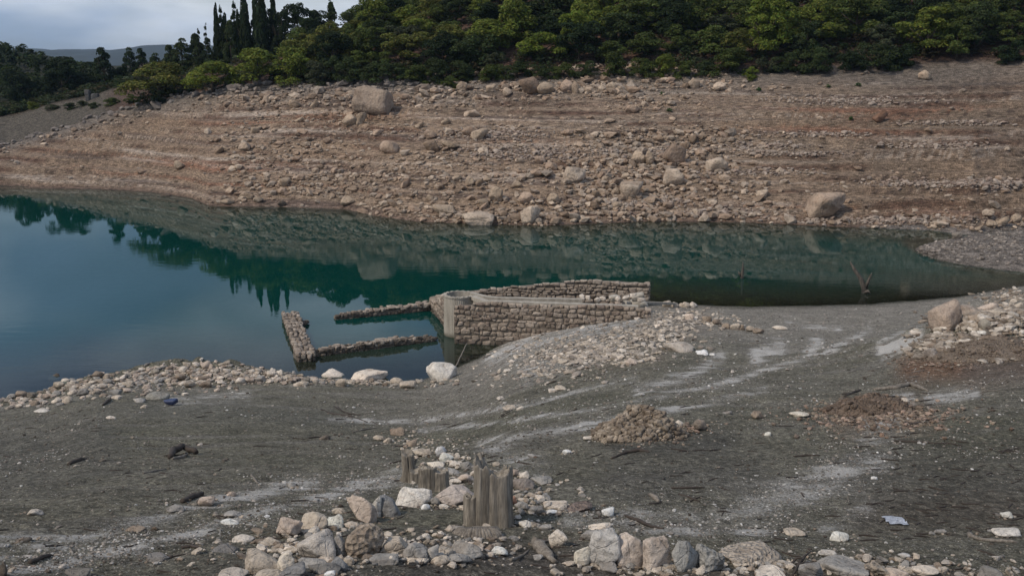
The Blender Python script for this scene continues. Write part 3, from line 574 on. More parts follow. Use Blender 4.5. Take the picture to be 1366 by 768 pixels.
FAR = [
 (497, 139, 54, 42, (.37, .32, .275), 'h', 'giant pale boulder near the top of the far bank'), (468, 165, 19, 14, TAN, 'r', 'rounded tan boulder below left of the giant pale boulder'), (482, 159, 14, 17, TAN, 'a', None),
 (706, 121, 29, 21, (.27, .215, .175), 'r', 'large brown boulder at the edge of the scrub'), (728, 121, 23, 16, TAN, 'r', 'tan boulder touching the large brown one at the scrub edge'), (756, 117, 18, 18, PINK, 'a', None), (768, 118, 16, 16, TAN, 'a', None), (816, 118, 18, 13, TAN, 'a', None),
 (677, 127, 13, 11, CRM, 'a', None), (616, 116, 15, 14, TAN, 'a', None), (844, 146, 20, 12, PINK, 'a', None), (629, 152, 21, 10, CRM, 'r', None), (575, 181, 17, 13, PINK, 'a', None), (628, 176, 23, 14, PINK, 'a', None), (640, 181, 24, 14, TAN, 'r', None),
 (575, 198, 20, 18, BRN, 'a', 'brown upright block in the middle of the far slope'), (519, 198, 26, 18, PINK, 'a', 'pink wedge-shaped boulder left of the brown upright block'), (602, 196, 24, 10, TAN, 'a', None), (766, 235, 31, 23, PALE, 'h', 'pale boulder leaning left below the dark rubble of the far bank'),
 (851, 213, 18, 17, TAN, 'r', None), (867, 213, 13, 22, TAN, 'r', None), (899, 211, 30, 28, (.34, .28, .235), 'r', 'upper large grey-tan boulder of the pair on the far bank'), (897, 239, 27, 25, PALE, 'r', 'lower pale egg-shaped boulder of the pair on the far bank'),
 (841, 258, 30, 25, PALE, 'r', 'pale oval boulder above the waterline, tilted right'), (638, 292, 45, 19, PALE, 'h', 'long cream boulder sitting at the far waterline'), (708, 289, 26, 25, PALE, 'h', 'round cracked boulder at the far waterline'), (702, 267, 20, 16, PINK, 'a', None),
 (738, 267, 16, 15, TAN, 'r', None), (662, 261, 19, 20, TAN, 'h', None), (645, 272, 14, 12, TAN, 'a', None), (592, 283, 32, 14, TAN, 'a', None), (628, 242, 14, 13, TAN, 'a', None), (640, 244, 13, 12, BRN, 'a', None), (650, 240, 12, 8, TAN, 'a', None), (745, 278, 11, 8, CRM, 'a', None), (822, 256, 13, 12, TAN, 'r', None),
 (793, 262, 14, 12, BRN, 'a', None), (793, 275, 13, 12, BRN, 'r', None), (823, 275, 14, 9, TAN, 'a', None), (955, 222, 29, 21, PALE, 'r', 'pale oval boulder right of the upper large grey-tan pair'), (960, 117, 18, 12, CRM, 'a', 'bright cream stone near the scrub right of centre'),
 (925, 113, 16, 14, TAN, 'a', None), (1173, 161, 20, 15, (.30, .20, .15), 'a', 'reddish square clod halfway up the right of the far bank'), (1233, 103, 17, 12, TAN, 'a', None), (1102, 283, 50, 35, (.42, .355, .30), 'h', 'largest cream boulder at the far waterline on the right'), (1088, 269, 11, 7, CRM, 'r', None),
 (1018, 259, 18, 12, CRM, 'a', None), (1255, 300, 20, 8, PALE, 'a', None), (1277, 314, 14, 11, (.3, .29, .27), 'a', 'grey tilted stone at the head of the inlet'), (1317, 289, 15, 9, PALE, 'a', None), (1337, 297, 19, 15, TAN, 'r', None), (1355, 292, 15, 14, TAN, 'r', None), (1322, 300, 14, 10, TAN, 'a', None), (1305, 305, 14, 9, TAN, 'a', None),
 (327, 197, 17, 12, CRM, 'a', 'cream angular stone on the left part of the far bank'), (293, 201, 14, 10, BRN, 'a', None), (240, 222, 14, 12, TAN, 'r', None), (394, 140, 17, 12, TAN, 'a', None), (278, 176, 10, 8, PALE, 'a', None), (222, 258, 15, 8, (.2, .17, .15), 'a', None), (376, 272, 12, 9, (.16, .14, .12), 'a', None),
 (345, 267, 14, 9, TAN, 'a', None), (330, 262, 20, 9, TAN, 'a', None), (304, 270, 18, 8, TAN, 'a', None), (464, 270, 20, 12, TAN, 'a', None), (400, 160, 14, 8, TAN, 'a', None), (380, 245, 14, 12, TAN, 'a', None), (342, 175, 14, 8, TAN, 'a', None), (420, 140, 14, 10, TAN, 'a', None),
 (855, 245, 12, 10, BRN, 'a', None), (870, 255, 14, 9, BRN, 'a', None), (925, 190, 14, 10, BRN, 'a', None), (912, 196, 12, 9, BRN, 'a', None), (880, 190, 12, 8, BRN, 'a', None), (835, 236, 12, 9, TAN, 'a', None), (808, 240, 13, 10, TAN, 'a', None), (720, 215, 16, 10, PINK, 'a', None), (735, 222, 16, 12, PINK, 'a', None),
 (540, 205, 13, 8, PALE, 'a', None), (595, 163, 14, 9, TAN, 'a', None), (560, 168, 14, 9, TAN, 'a', None), (655, 120, 14, 10, TAN, 'a', None), (785, 122, 12, 9, TAN, 'a', None), (505, 178, 14, 8, PINK, 'a', None), (610, 238, 14, 9, TAN, 'a', None), (690, 248, 13, 9, TAN, 'a', None), (575, 265, 13, 10, TAN, 'a', None)]
for r in FG+FAR:
    if r[6]: used.add(r[6])
LMF = {'FG': [], 'FAR': []}
def short(l):
    for k in (' near ', ' at ', ' of the ', ' behind ', ' between ', ' right of', ' left of', ' lying', ' beside', ' below', ' above', ' with ', ' in the ', ' sitting', ' wedged', ' leaning', ' standing', ' touching', ' on the', ' under', ' of ', ','):
        i = l.find(k)
        if i > 12: l = l[:i]
    return 'the '+l
n_special = 0
def do_rocks(lst, far, group):
    global LM
    base = [(r[0], r[1], short(r[6])) for r in lst if r[6]]
    LM = base+(NEAR_LM if not far else [])
    out = []
    for px, py, w, h, c, kind, lab in lst:
        f = random.uniform(.88, 1.1); c = tuple(v*f for v in c)
        seed = int(px*7+py*13)
        if kind == 'h': me = rock_mesh('rock', seed, 4, M_rockf if far else M_rock, npl=12, p=36, rough=.10)
        elif kind == 'c': me = rock_mesh('rock', seed, 5, M_congl, npl=16, p=7, rough=.03, conc=.07)
        elif kind == 'p': me = rock_mesh('rock', seed, 4, M_congl, npl=12, p=14, rough=.09)
        elif far: me = R_far[seed % len(R_far)]
        elif w*h > 500: me = rock_mesh('rock', seed, 4, M_rock, npl=11, p=50 if kind == 'a' else 15, rough=.075)
        elif kind == 'a': me = R_ang[seed % len(R_ang)]
        else: me = R_rnd[seed % len(R_rnd)]
        if not far: c = tuple(min(v*1.1, .72) for v in c); w, h = w*1.12, h*1.15
        o = place(px, py, w, h, me, c, sink=.18 if far else .27, yaw=R(random.uniform(-12, 12)) if w*h > 500 else None)
        if lab is None:
            s = {'a': 'angular', 'r': 'rounded', 'h': 'rough', 'c': 'lumpy', 'p': 'pitted'}[kind]
            if w/h > 1.8: s = 'flat'
            sz = 'small' if w*h < 170 else ('medium' if w*h < 420 else 'large')
            lab = autolabel(px, py, f'{sz} {cname(c)} {s} stone', max(w, h)) or f'{sz} {cname(c)} {s} stone on the bank'
        tag(o, lab, 'boulder' if far else 'rock', group); out.append(o)
        if far: o.name = 'boulder'
    return out
do_rocks(FG, False, 'loose rocks on the near bank'); do_rocks(FAR, True, 'boulders on the far bank')

# near shore rubble ridge: individual stones
LM = [(72, 496, 'the lone dark rock in the water'), (211, 526, 'the grey oval stone'), (445, 495, 'the pale boulder topping the shore rubble'), (493, 501, 'the wide cream flat boulder'), (285, 482, 'the crest of the rubble ridge'), (205, 487, 'the left hump of the rubble ridge'), (0, 530, 'the left picture edge'), (386, 445, 'the half sunken wall'), (226, 541, 'the crushed blue container'), (144, 536, 'the slanting stick'), (335, 500, 'the bleached ledge of the ridge'), (420, 505, 'the low middle of the ridge')]
px_, py_ = [], []
cand = []
rs = random.Random(5); tries = 0
while len(cand) < 112 and tries < 6000:
    tries += 1; x = rs.uniform(-4, 560); w = rs.uniform(7.5, 16) if x < 380 else rs.uniform(6.5, 11)
    topy = np.interp(x, [0, 60, 85, 120, 160, 185, 230, 285, 330, 370, 450, 560], [527, 524, 500, 499, 505, 489, 489, 483, 492, 500, 505, 508])
    boty = np.interp(x, [0, 60, 100, 200, 260, 340, 420, 560], [545, 538, 534, 522, 516, 508, 510, 514])
    y = topy+(boty-topy)*rs.random()
    if all(math.hypot(x-a, (y-b)*1.6) > (w+c)*.42 for a, b, c in cand): cand.append((x, y, w))
for x, y, w in cand:
    c = rs.choice([TAN, TAN, PALE, BRN, PINK, (.3, .27, .23), CRM, GRY]); f = rs.uniform(.8, 1.12); c = tuple(v*f for v in c)
    h = w*rs.uniform(.45, .8)
    o = place(x, y, w, h, R_low[rs.randrange(14)], c, tilt=22, yaw=R(rs.uniform(0, 360)), sink=.22)
    look = f"{'small' if w < 10 else 'medium' if w < 13.5 else 'larger'} {cname(c)} {'flat' if w/h > 1.75 else 'chunky'} stone"
    tag(o, autolabel(x, y, look, w) or f'{look} of the shore rubble ridge', 'rock', 'stones of the near shore rubble ridge')

# ---------------------------------------------------------------- loose rubble that nobody could count
def scatter(name, label, xs, ys, sizes, colfn, sub=1, flat=.6, sink=.25, seed=0, cat='rubble', protos=None):
    g = np.random.default_rng(seed); n = len(xs); zs = np.maximum(H(xs, ys), -.3)
    pr = protos or (LOWV if sub == 1 else LOWV2); Vs, Fs, Cs = [], [], []; off = 0; ids = g.integers(0, len(pr), n)
    for k in range(len(pr)):
        i = np.where(ids == k)[0]
        if len(i) == 0: continue
        V, Fc = pr[k]; a = g.uniform(0, 6.28, len(i)); s = sizes[i]; sx = s*g.uniform(.8, 1.3, len(i)); sy = s*g.uniform(.7, 1.1, len(i)); sz = s*g.uniform(flat*.7, flat*1.2, len(i))
        v = V[None]*np.stack([sx, sy, sz], -1)[:, None]
        tl = g.normal(0, .25, len(i))[:, None]
        vx, vz = v[..., 0]*np.cos(tl)-v[..., 2]*np.sin(tl), v[..., 0]*np.sin(tl)+v[..., 2]*np.cos(tl)
        ca, sa = np.cos(a)[:, None], np.sin(a)[:, None]
        w = np.stack([vx*ca-v[..., 1]*sa+xs[i][:, None], vx*sa+v[..., 1]*ca+ys[i][:, None], vz+(zs[i]+sz*(.5-sink))[:, None]], -1)
        nv = len(V); Vs.append(w.reshape(-1, 3)); Fs.append((Fc[None]+(off+np.arange(len(i))*nv)[:, None, None]).reshape(-1, 3)); off += len(i)*nv
        Cs.append(np.repeat(colfn(xs[i], ys[i], g), nv, 0))
    me = mk_mesh(name, np.vstack(Vs), np.vstack(Fs), [M_rubble], False, np.vstack(Cs))
    return tag(link(name, me), label, cat, kind='stuff')
def pal(*cs):
    cs = np.array(cs)
    def f(x, y, g): return cs[g.integers(0, len(cs), len(x))]*g.uniform(.75, 1.2, (len(x), 1))
    return f
g = np.random.default_rng(11)
# far bank rubble, densest in the boulder field of the centre and along the top
n = 60000; uu = g.uniform(-.56, .56, n); sl = g.uniform(0, 1.06, n)
yf = np.interp(uu, FU, FY); Ln = np.interp(uu, CU, CD)-yf; yy = yf+sl*Ln; xx = uu*yy
ppx = 683+F*uu/.977
dens = .035+.55*sst(230, 420, ppx)*(1-sst(900, 1100, ppx))*sst(.35, .7, vn(xx/6, yy/3, 91))+.9*sst(.72, .85, sl)*(1-sst(820, 1000, ppx))*(.2+.8*sst(200, 300, ppx))+.5*np.exp(-((ppx-860)/90)**2)*(1-sst(.5, .7, sl))+.5*np.exp(-sl/.08)*sst(200, 320, ppx)
dens *= np.clip(.25+1.6*vn(xx/3.2, yy/1.6, 93)-.3, 0, 1.2)
k = g.random(n) < dens*.5; xx, yy, sl, ppx = xx[k], yy[k], sl[k], ppx[k]
sz = np.clip(np.exp(g.normal(math.log(.26), .55, len(xx))), .1, 1.1); sz *= 1+.5*sst(.75, .9, sl)*(ppx < 900)
def farcol(x, y, g):
    b = np.array([(.37, .285, .215), (.34, .25, .185), (.45, .365, .285), (.28, .21, .155), (.32, .265, .215)])[g.integers(0, 5, len(x))]
    u = x/y; s = (y-np.interp(u, FU, FY))/(np.interp(u, CU, CD)-np.interp(u, FU, FY)); q = 683+F*u/.977
    m = (sst(.86, .98, s)*(q < 600)*.75)[:, None]; b = b*(1-m)+np.array((.17, .165, .165))*m
    return b*g.uniform(.75, 1.2, (len(x), 1))
nb = 900; bx = g.normal(860, 75, nb); by = g.uniform(172, 296, nb); bx = bx-(by-230)*.55; x_, y_, z_ = hits(bx, by); k = z_ > .05
xx = np.concatenate([xx, x_[k]]); yy = np.concatenate([yy, y_[k]]); sz = np.concatenate([sz, np.clip(np.exp(g.normal(math.log(.48), .4, k.sum())), .2, 1.3)])
nb = 700; bx = g.uniform(300, 700, nb); by = 300-g.random(nb)**1.6*90-40*(bx < 480); x_, y_, z_ = hits(bx, by); k = z_ > .05
xx = np.concatenate([xx, x_[k]]); yy = np.concatenate([yy, y_[k]]); sz = np.concatenate([sz, np.clip(np.exp(g.normal(math.log(.42), .4, k.sum())), .2, 1.1)])
print('far rubble', len(xx))
scatter('rubble', 'countless broken stones strewn over the far bank', xx, yy, sz, farcol, seed=1)
# rubble bands following contour lines on the right of the far bank
xs, ys, ss = [], [], []
for px, py, w, h, cnt in [(1130, 135, 110, 8, 700), (1080, 180, 80, 5, 350), (1290, 165, 70, 5, 350), (1060, 205, 80, 5, 350), (1000, 230, 90, 7, 450), (1250, 195, 70, 6, 450), (1330, 245, 80, 10, 900), (1020, 195, 60, 6, 300), (870, 205, 60, 14, 700), (850, 270, 70, 12, 600), (700, 205, 90, 12, 500), (1180, 295, 130, 6, 700), (650, 180, 110, 12, 500), (960, 285, 110, 8, 400), (1230, 245, 90, 8, 350)]:
    cnt = int(cnt*.6) if px > 950 else cnt; a = g.normal(px, w*.5, cnt); b = np.clip(g.normal(py, h*.35, cnt), py-h*1.2, py+h*1.2); x, y, z = hits(a, b, False); o = z > .03; xs.append(x[o]); ys.append(y[o]); ss.append(np.clip(np.exp(g.normal(math.log(.24), .4, o.sum())), .1, .7))
scatter('rubble', 'bands of small stones along old waterlines on the far bank', np.concatenate(xs), np.concatenate(ys), np.concatenate(ss), pal((.33, .27, .225), (.26, .20, .165), (.38, .32, .27)), seed=2)
# near rubble patches
def patch(lst, name, label, cols, seed, smin, smax, sub=1, flat=.6, sink=.2):
    xs, ys, ss = [], [], []
    for px, py, w, h, cnt in lst:
        a = g.normal(px, w*.5, cnt); b = g.normal(py, h*.5, cnt); x, y, z = hits(a, b, False); o = z > .02; xs.append(x[o]); ys.append(y[o]); ss.append(smin*(smax/smin)**(g.random(o.sum())**1.6))
    return scatter(name, label, np.concatenate(xs), np.concatenate(ys), np.concatenate(ss), pal(*cols), sub, flat, sink, seed)
patch([(30, 535, 60, 10, 160), (110, 515, 60, 14, 350), (205, 505, 70, 18, 520), (285, 500, 70, 16, 520), (350, 502, 60, 10, 260), (430, 506, 80, 8, 220), (520, 510, 70, 7, 150)], 'rubble', 'small stones filling the near shore rubble ridge', (TAN, (.36, .30, .25), PALE, PINK, GRY), 3, .05, .26, 2, .6, .3)
patch([(900, 425, 60, 16, 420), (850, 448, 80, 16, 500), (820, 470, 80, 18, 380), (940, 430, 50, 12, 160), (760, 470, 90, 25, 900), (700, 500, 90, 20, 160)], 'rubble', 'pale stone spill from the right end of the front wall', (PALE, TAN, (.38, .33, .28), CRM, TAN, (.33, .29, .25)), 4, .05, .27, 2, .45)
patch([(1300, 430, 70, 22, 500), (1345, 420, 50, 20, 350), (1260, 460, 50, 18, 300), (1330, 465, 60, 14, 250), (1350, 395, 40, 8, 200)], 'rubble', 'loose stones filling the rock pile on the right bank', (TAN, BRN, PALE, (.28, .24, .2)), 5, .07, .34, 2, .5)
patch([(1165, 552, 95, 20, 900), (1250, 482, 60, 14, 350), (1190, 560, 130, 22, 500), (862, 582, 55, 10, 260), (915, 570, 40, 8, 120)], 'gravel', 'red-brown gritty gravel round the low debris mound', ((.25, .185, .14), (.33, .27, .21), (.24, .19, .15), (.2, .16, .13), (.35, .26, .21)), 6, .018, .11)
patch([(590, 610, 50, 22, 160), (640, 640, 90, 20, 160), (560, 590, 60, 16, 100), (480, 730, 160, 26, 340), (700, 670, 70, 28, 160), (950, 755, 240, 14, 220), (1200, 755, 240, 14, 160), (400, 735, 100, 18, 160), (620, 725, 80, 20, 120)], 'gravel', 'small broken stones between the foreground boulders', (TAN, PALE, GRY, BRN, CRM), 7, .025, .10, 2)
patch([(r[0], r[1]+r[3]*.3, r[2]*1.5, r[3]*.55, 16) for r in FG if r[1] > 560], 'gravel', 'crumbs of stone and dirt at the feet of the foreground rocks', (TAN, GRY, BRN, (.12, .10, .085)), 17, .012, .06, 1)
# lakebed pebbles and shell grit
n = 46000; inv = g.uniform(1/52, 1/6.5, n); yy = 1/inv; uu = g.uniform(-.56, .56, n); xx = uu*yy
ysr = np.interp(uu, NU, NY); k = (yy < ysr-.3); xx, yy = xx[k], yy[k]
zz = H(xx, yy, False); qx, qy, _ = proj(xx, yy, zz)
dn = .03+.9*sst(.2, .6, fbm(xx/1.6, yy/1.6, 3, 95)); dn = np.maximum(dn, 1.6*np.exp(-(dpoly(qx, qy, [(0, 762), (250, 712), (420, 665), (535, 628)])/16)**2))
dn = np.maximum(dn, .35*sst(560, 720, qx)*(1-sst(540, 620, qy))); dn = np.maximum(dn, .9*np.exp(-(dpoly(qx, qy, [(690, 560), (800, 545), (960, 512), (1100, 470), (1160, 440)])/16)**2)); dn = np.maximum(dn, .8*np.exp(-(dpoly(qx, qy, [(470, 560), (560, 560), (700, 540)])/10)**2))
dn = np.maximum(dn, 1.3*np.exp(-(dpoly(qx, qy, [(1000, 690), (1080, 650), (1160, 610)])/34)**2)); dn = np.maximum(dn, np.exp(-(dpoly(qx, qy, [(780, 700), (980, 700)])/26)**2))
k = g.random(len(xx)) < dn; xx, yy = xx[k], yy[k]
sz = np.exp(g.normal(math.log(.015), .5, len(xx)))*np.clip(yy/12, .8, 2.6)
print('grit', len(xx))
scatter('gravel', 'pale grit and shell fragments scattered over the grey lakebed', xx, yy, np.clip(sz, .008, .12), pal((.5, .48, .45), (.4, .36, .32), (.3, .27, .24), (.2, .18, .16), (.58, .57, .55)), seed=8, cat='gravel')
n = 15000; inv = g.uniform(1/50, 1/6.5, n); yy = 1/inv; uu = g.uniform(-.56, .56, n); xx = uu*yy; k = (yy < np.interp(uu, NU, NY)-.3) & (g.random(n) < .3+.7*sst(-.2, .4, fbm(xx/3, yy/3, 3, 97))); xx, yy = xx[k], yy[k]
scatter('gravel', 'grey and brown gravel grains of the lakebed surface', xx, yy, np.clip(np.exp(g.normal(math.log(.016), .45, len(xx)))*np.clip(yy/11, .8, 3), .008, .1), pal((.17, .15, .125), (.12, .105, .085), (.22, .195, .16), (.09, .075, .06), (.28, .25, .21)), seed=18, cat='gravel')
# gravel on the spit
n = 2600; x = 27.5+g.random(n)*30; y = 65.5+g.normal(0, .5, n)*8*np.sqrt(np.clip((x-27.3)/9, 0, 1)); zq = H(x, y, False); k = (zq > .02) & (zq < 1.6)
scatter('gravel', 'coarse gravel covering the low spit on the right', x[k], y[k], np.clip(np.exp(g.normal(math.log(.14), .4, k.sum())), .06, .4), pal((.27, .24, .215), (.22, .19, .165), (.33, .29, .255)), seed=9, cat='gravel')

# ---------------------------------------------------------------- brown clod heap and debris mound
def heap(px, py, wx, wy, hh, label, cols, seed, nst):
    c = hit(px, py); root = empty('debris_heap', c); tag(root, label, 'heap')
    xs = np.linspace(-1.25, 1.25, 60); A_, B_ = np.meshgrid(xs, xs); rr = np.sqrt(A_**2+B_**2)
    gx, gy = c.x+A_*wx, c.y+B_*wy
    prof = np.clip(1-rr**2.2, 0, 1)*(.75+.45*fbm(A_*2.2+seed, B_*2.2, 4, seed))+.06*fbm(A_*9, B_*9, 3, seed+2)
    z = H(gx, gy, False)+np.where(prof > .03, prof*hh, -.12)
    me = mk_mesh('clod', np.stack([gx-c.x, gy-c.y, z-c.z], -1).reshape(-1, 3), grid_faces(60, 60), [M_congl]); o = link('clod', me, root); o.color = (*cols[0], 1)
    g2 = np.random.default_rng(seed); a = g2.uniform(0, 6.28, nst); r = np.sqrt(g2.random(nst))*1.02; x = c.x+np.cos(a)*r*wx; y = c.y+np.sin(a)*r*wy
    A2, B2 = (x-c.x)/wx, (y-c.y)/wy; pr = np.clip(1-r**2.2, 0, 1)*(.75+.45*fbm(A2*2.2+seed, B2*2.2, 4, seed))
    Vs, Fs, Cs = [], [], []
    for i in range(nst):
        V, Fc = LOWV2[i % 8]; s = .018*(.13/.018)**(g2.random()**2.4); zz = float(H(np.array([x[i]]), np.array([y[i]]), False)[0])+pr[i]*hh
        Vs.append(V*np.array((s, s*.9, s*.8))+np.array((x[i]-c.x, y[i]-c.y, zz-c.z+s*.1))); Fs.append(Fc+i*len(V)); Cs.append(np.repeat(np.array(cols[g2.integers(0, len(cols))])[None]*g2.uniform(.75, 1.2), len(V), 0))
    me = mk_mesh('clod_stones', np.vstack(Vs), np.vstack(Fs), [M_rubble], True, np.vstack(Cs)); o = link('clod_stones', me, root); o['kind'] = 'stuff'
heap(850, 579, .72, .42, .42, 'brown heap of crumbly clods and stones in the middle of the grey bank', [(.33, .275, .215), (.42, .355, .285), (.26, .215, .17)], 15, 2000)
heap(1158, 546, .8, .5, .30, 'low red-brown mound of debris beside a straight stick', [(.17, .13, .10), (.26, .20, .16), (.13, .10, .08)], 25, 260)
heap(1330, 468, 1.9, .9, .35, 'grey-brown earthy lump below the right rock pile', [(.20, .16, .125), (.25, .205, .16), (.16, .125, .10)], 35, 900)

# ---------------------------------------------------------------- the ruin
def quad_box(V8): return V8, [(0, 1, 2, 3), (7, 6, 5, 4), (0, 4, 5, 1), (1, 5, 6, 2), (2, 6, 7, 3), (3, 7, 4, 0)]
def stone_wall(label, A_, B_, thick, zb, zt, course, slen, face=1, cols=None, top=True, seed=0, wet=None, end=True, proud=.05, group='ruined rubble walls', ledge=0.0):
    """A->B wall; stones on the side to the right of A->B (face=1) or left (-1), on top, and at B's end"""
    rg = random.Random(seed); A_ = Vector((*A_, 0)); B_ = Vector((*B_, 0)); d = B_-A_; Ln = d.length; d.normalize(); nrm = Vector((d.y, -d.x, 0))*face
    root = empty('stone_wall', (A_.x, A_.y, 0)); tag(root, label, 'wall', group)
    # core
    ns = 16; V = []; Fc = []
    for i in range(ns+1):
        t = i/ns; p = d*(Ln*t); z0 = zb(t)-.5; z1 = zt(t)-.09
        for off, z in ((nrm*-.03, z0), (nrm*-.03, z1), (nrm*-(thick-.04), z1), (nrm*-(thick-.04), z0)): V.append(p+off+Vector((0, 0, z)))
        if i < ns:
            b = i*4
            for k in range(4): Fc.append((b+k, b+(k+1) % 4, b+4+(k+1) % 4, b+4+k))
    Fc += [(3, 2, 1, 0), (ns*4, ns*4+1, ns*4+2, ns*4+3)]
    link('wall_core', fmesh('wall_core', V, Fc, M_core, False), root)
    cols = cols or [(.33, .275, .225), (.29, .24, .195), (.37, .315, .265), (.25, .20, .165)]
    cnt = 0
    def stone(p, sx, sy, sz, yj=4):
        nonlocal cnt
        if cnt >= 298: return
        cnt += 1
        o = bpy.data.objects.new('stone', S_box[rg.randrange(12)]); COL.objects.link(o); o.parent = root
        o.location = p; o.scale = (sx*1.12, sy, sz*1.15)
        flip = rg.choice((0, math.pi)); o.rotation_euler = (R(rg.uniform(-7, 7)), R(rg.uniform(-9, 9)), math.atan2(d.y, d.x)+flip+R(rg.uniform(-yj, yj)))
        c = rg.choice(cols); f = rg.uniform(.82, 1.12)
        if wet and p.z < wet+rg.uniform(-.06, .08): f *= .38
        o.color = (c[0]*f, c[1]*f, c[2]*f, 1)
    z = min(zb(0), zb(1))-.05; zmax = max(zt(i/10) for i in range(11))
    row = 0
    while z < zmax-.05:
        ch = course*rg.uniform(.72, 1.3); s = -rg.uniform(0, slen*.5); ph = rg.uniform(0, 6)
        while s < Ln-.05:
            w = slen*rg.uniform(.45, 1.6); s0 = max(s, 0); s1 = min(s+w, Ln); t = ((s0+s1)/2)/Ln; hh = ch
            if s1-s0 > slen*.3 and z+hh*.5 > zb(t)-.1 and z < zt(t)-.07:
                if z+hh > zt(t): hh = max(zt(t)-z, .08)
                sd = min(.30, thick*.5)
                stone(d*((s0+s1)/2)+nrm*(-sd/2+proud*rg.uniform(.3, 1)+ledge*(1-(z-zb(t))/max(zt(t)-zb(t), .1)))+Vector((0, 0, z+hh/2+.05*math.sin(s*1.3+ph)+rg.uniform(-.025, .025))), (s1-s0)*rg.uniform(.9, 1.05), sd, hh*rg.uniform(.8, 1.15))
            s += w
        z += ch; row += 1
    if top:
        nt_ = max(1, round(thick/(slen*.8)))
        for r in range(nt_):
            s = rg.uniform(0, .1)
            while s < Ln-.05:
                w = slen*rg.uniform(.45, 1.4); t = min((s+w/2)/Ln, 1)
                stone(d*(s+w/2+rg.uniform(-.04, .04))+nrm*(-thick*(r+.5)/nt_+rg.uniform(-.05, .05))+Vector((0, 0, zt(t)-.05+rg.uniform(-.05, .06))), w, thick/nt_*rg.uniform(.75, 1.25), course*rg.uniform(.6, 1.1), 28); s += w
    if end:
        z = zb(1)-.1
        while z < zt(1)-.05:
            ch = course*rg.uniform(.9, 1.2); q = 0
            while q < thick-.05:
                w = min(slen*rg.uniform(.6, 1.1), thick-q); stone(d*(Ln-.06)+nrm*(-(q+w/2))+Vector((0, 0, z+ch/2)), .28, w, ch); q += w
            z += ch
    print('wall', label[:30], cnt)
    return root
def lin(*v):
    xs = np.linspace(0, 1, len(v)); return lambda t: float(np.interp(t, xs, v))
FWY = 43.3
fa = P(606, 440, FWY); fbp = P(866, 425, 42.2)
fA = (fa.x, FWY); fB = (fbp.x, 42.2)
ztl = P(640, 402, FWY).z; ztr = P(865, 411, 42.2).z
print('front wall top', ztl, ztr, fA, fB)
stone_wall('long squared-rubble front wall facing the near bank, beside the concrete shaft', fA, fB, .5, lin(-.1, .3, .9, 1.35), lin(ztl-.22, ztl-.02, ztl-.02, (ztl+ztr)/2, (ztl+ztr)/2, ztr-.02), .19, .28, 1, seed=1, wet=.12, top=False)
ba = P(572, 397, 50.3); bb = P(866, 380, 50.0)
bt = [P(572, 397, 50.3).z, P(600, 391, 50.3).z, P(640, 387, 50.3).z, P(700, 381, 50.2).z, P(760, 376, 50.2).z, P(800, 374, 50.1).z, P(840, 376, 50.1).z, P(866, 380, 50).z]
print('back wall top', bt)
bxs = [(p-572)/(866-572) for p in (572, 600, 640, 700, 760, 800, 840, 866)]
stone_wall('long back wall of the ruin, its inner face a slope of small stones', (ba.x, 50.3), (bb.x, 50.0), .6, lin(.42, .42), lambda t: float(np.interp(t, bxs, bt)), .15, .32, 1, cols=[(.31, .26, .215), (.27, .225, .185), (.35, .30, .25)], seed=2, top=False, end=True, proud=.07, ledge=.10)
sa = P(572, 400, 50.2); 
stone_wall('short end wall between the back wall and the concrete shaft', (sa.x, 50.2), (-3.05, 45.6), .6, lin(-.1, -.1), lin(bt[0], bt[0]+.1, 1.35, 1.7), .2, .3, 1, seed=3, wet=.15, top=True, end=False)
# sunken walls of the pool
l0 = Pz(376, 417, .32); l1 = Pz(396, 473, .32)
qd = [(.33, .28, .235), (.28, .235, .195), (.38, .33, .28), (.24, .20, .165)]
stone_wall('half sunken broad wall forming the left side of the flooded enclosure', (l0.x, l0.y), (l1.x, l1.y), .78, lin(-.35, -.35), lin(.34, .36, .3, .32), .19, .27, 1, cols=qd, seed=4, wet=.13, group='sunken pool walls')
q0 = Pz(397, 468, .28); q1 = Pz(580, 448, .18)
stone_wall('half sunken front wall of the flooded enclosure, wet and dark at the waterline', (q0.x, q0.y-.35), (q1.x, q1.y-.3), .5, lin(-.3, -.3), lin(.26, .24, .28, .25, .3, .33, .22, .12), .17, .24, 1, cols=qd, seed=5, wet=.2, group='sunken pool walls')
q2 = Pz(449, 418, .26); q3 = Pz(573, 403, .4)
stone_wall('half sunken rear wall of the flooded enclosure', (q2.x, q2.y-.3), (q3.x, q3.y-.3), .5, lin(-.3, -.3), lin(.2, .28, .3, .34, .4), .18, .26, 1, cols=qd, seed=6, wet=.2, group='sunken pool walls')
q4 = Pz(391, 429, .2); q5 = Pz(409, 430, .1)
stone_wall('short dark wall stub jutting into the flooded enclosure', (q4.x, q4.y-.2), (q5.x, q5.y-.2), .45, lin(-.3, -.3), lin(.26, .1), .18, .26, 1, cols=[(.16, .13, .11)], seed=7, wet=.1, group='sunken pool walls')

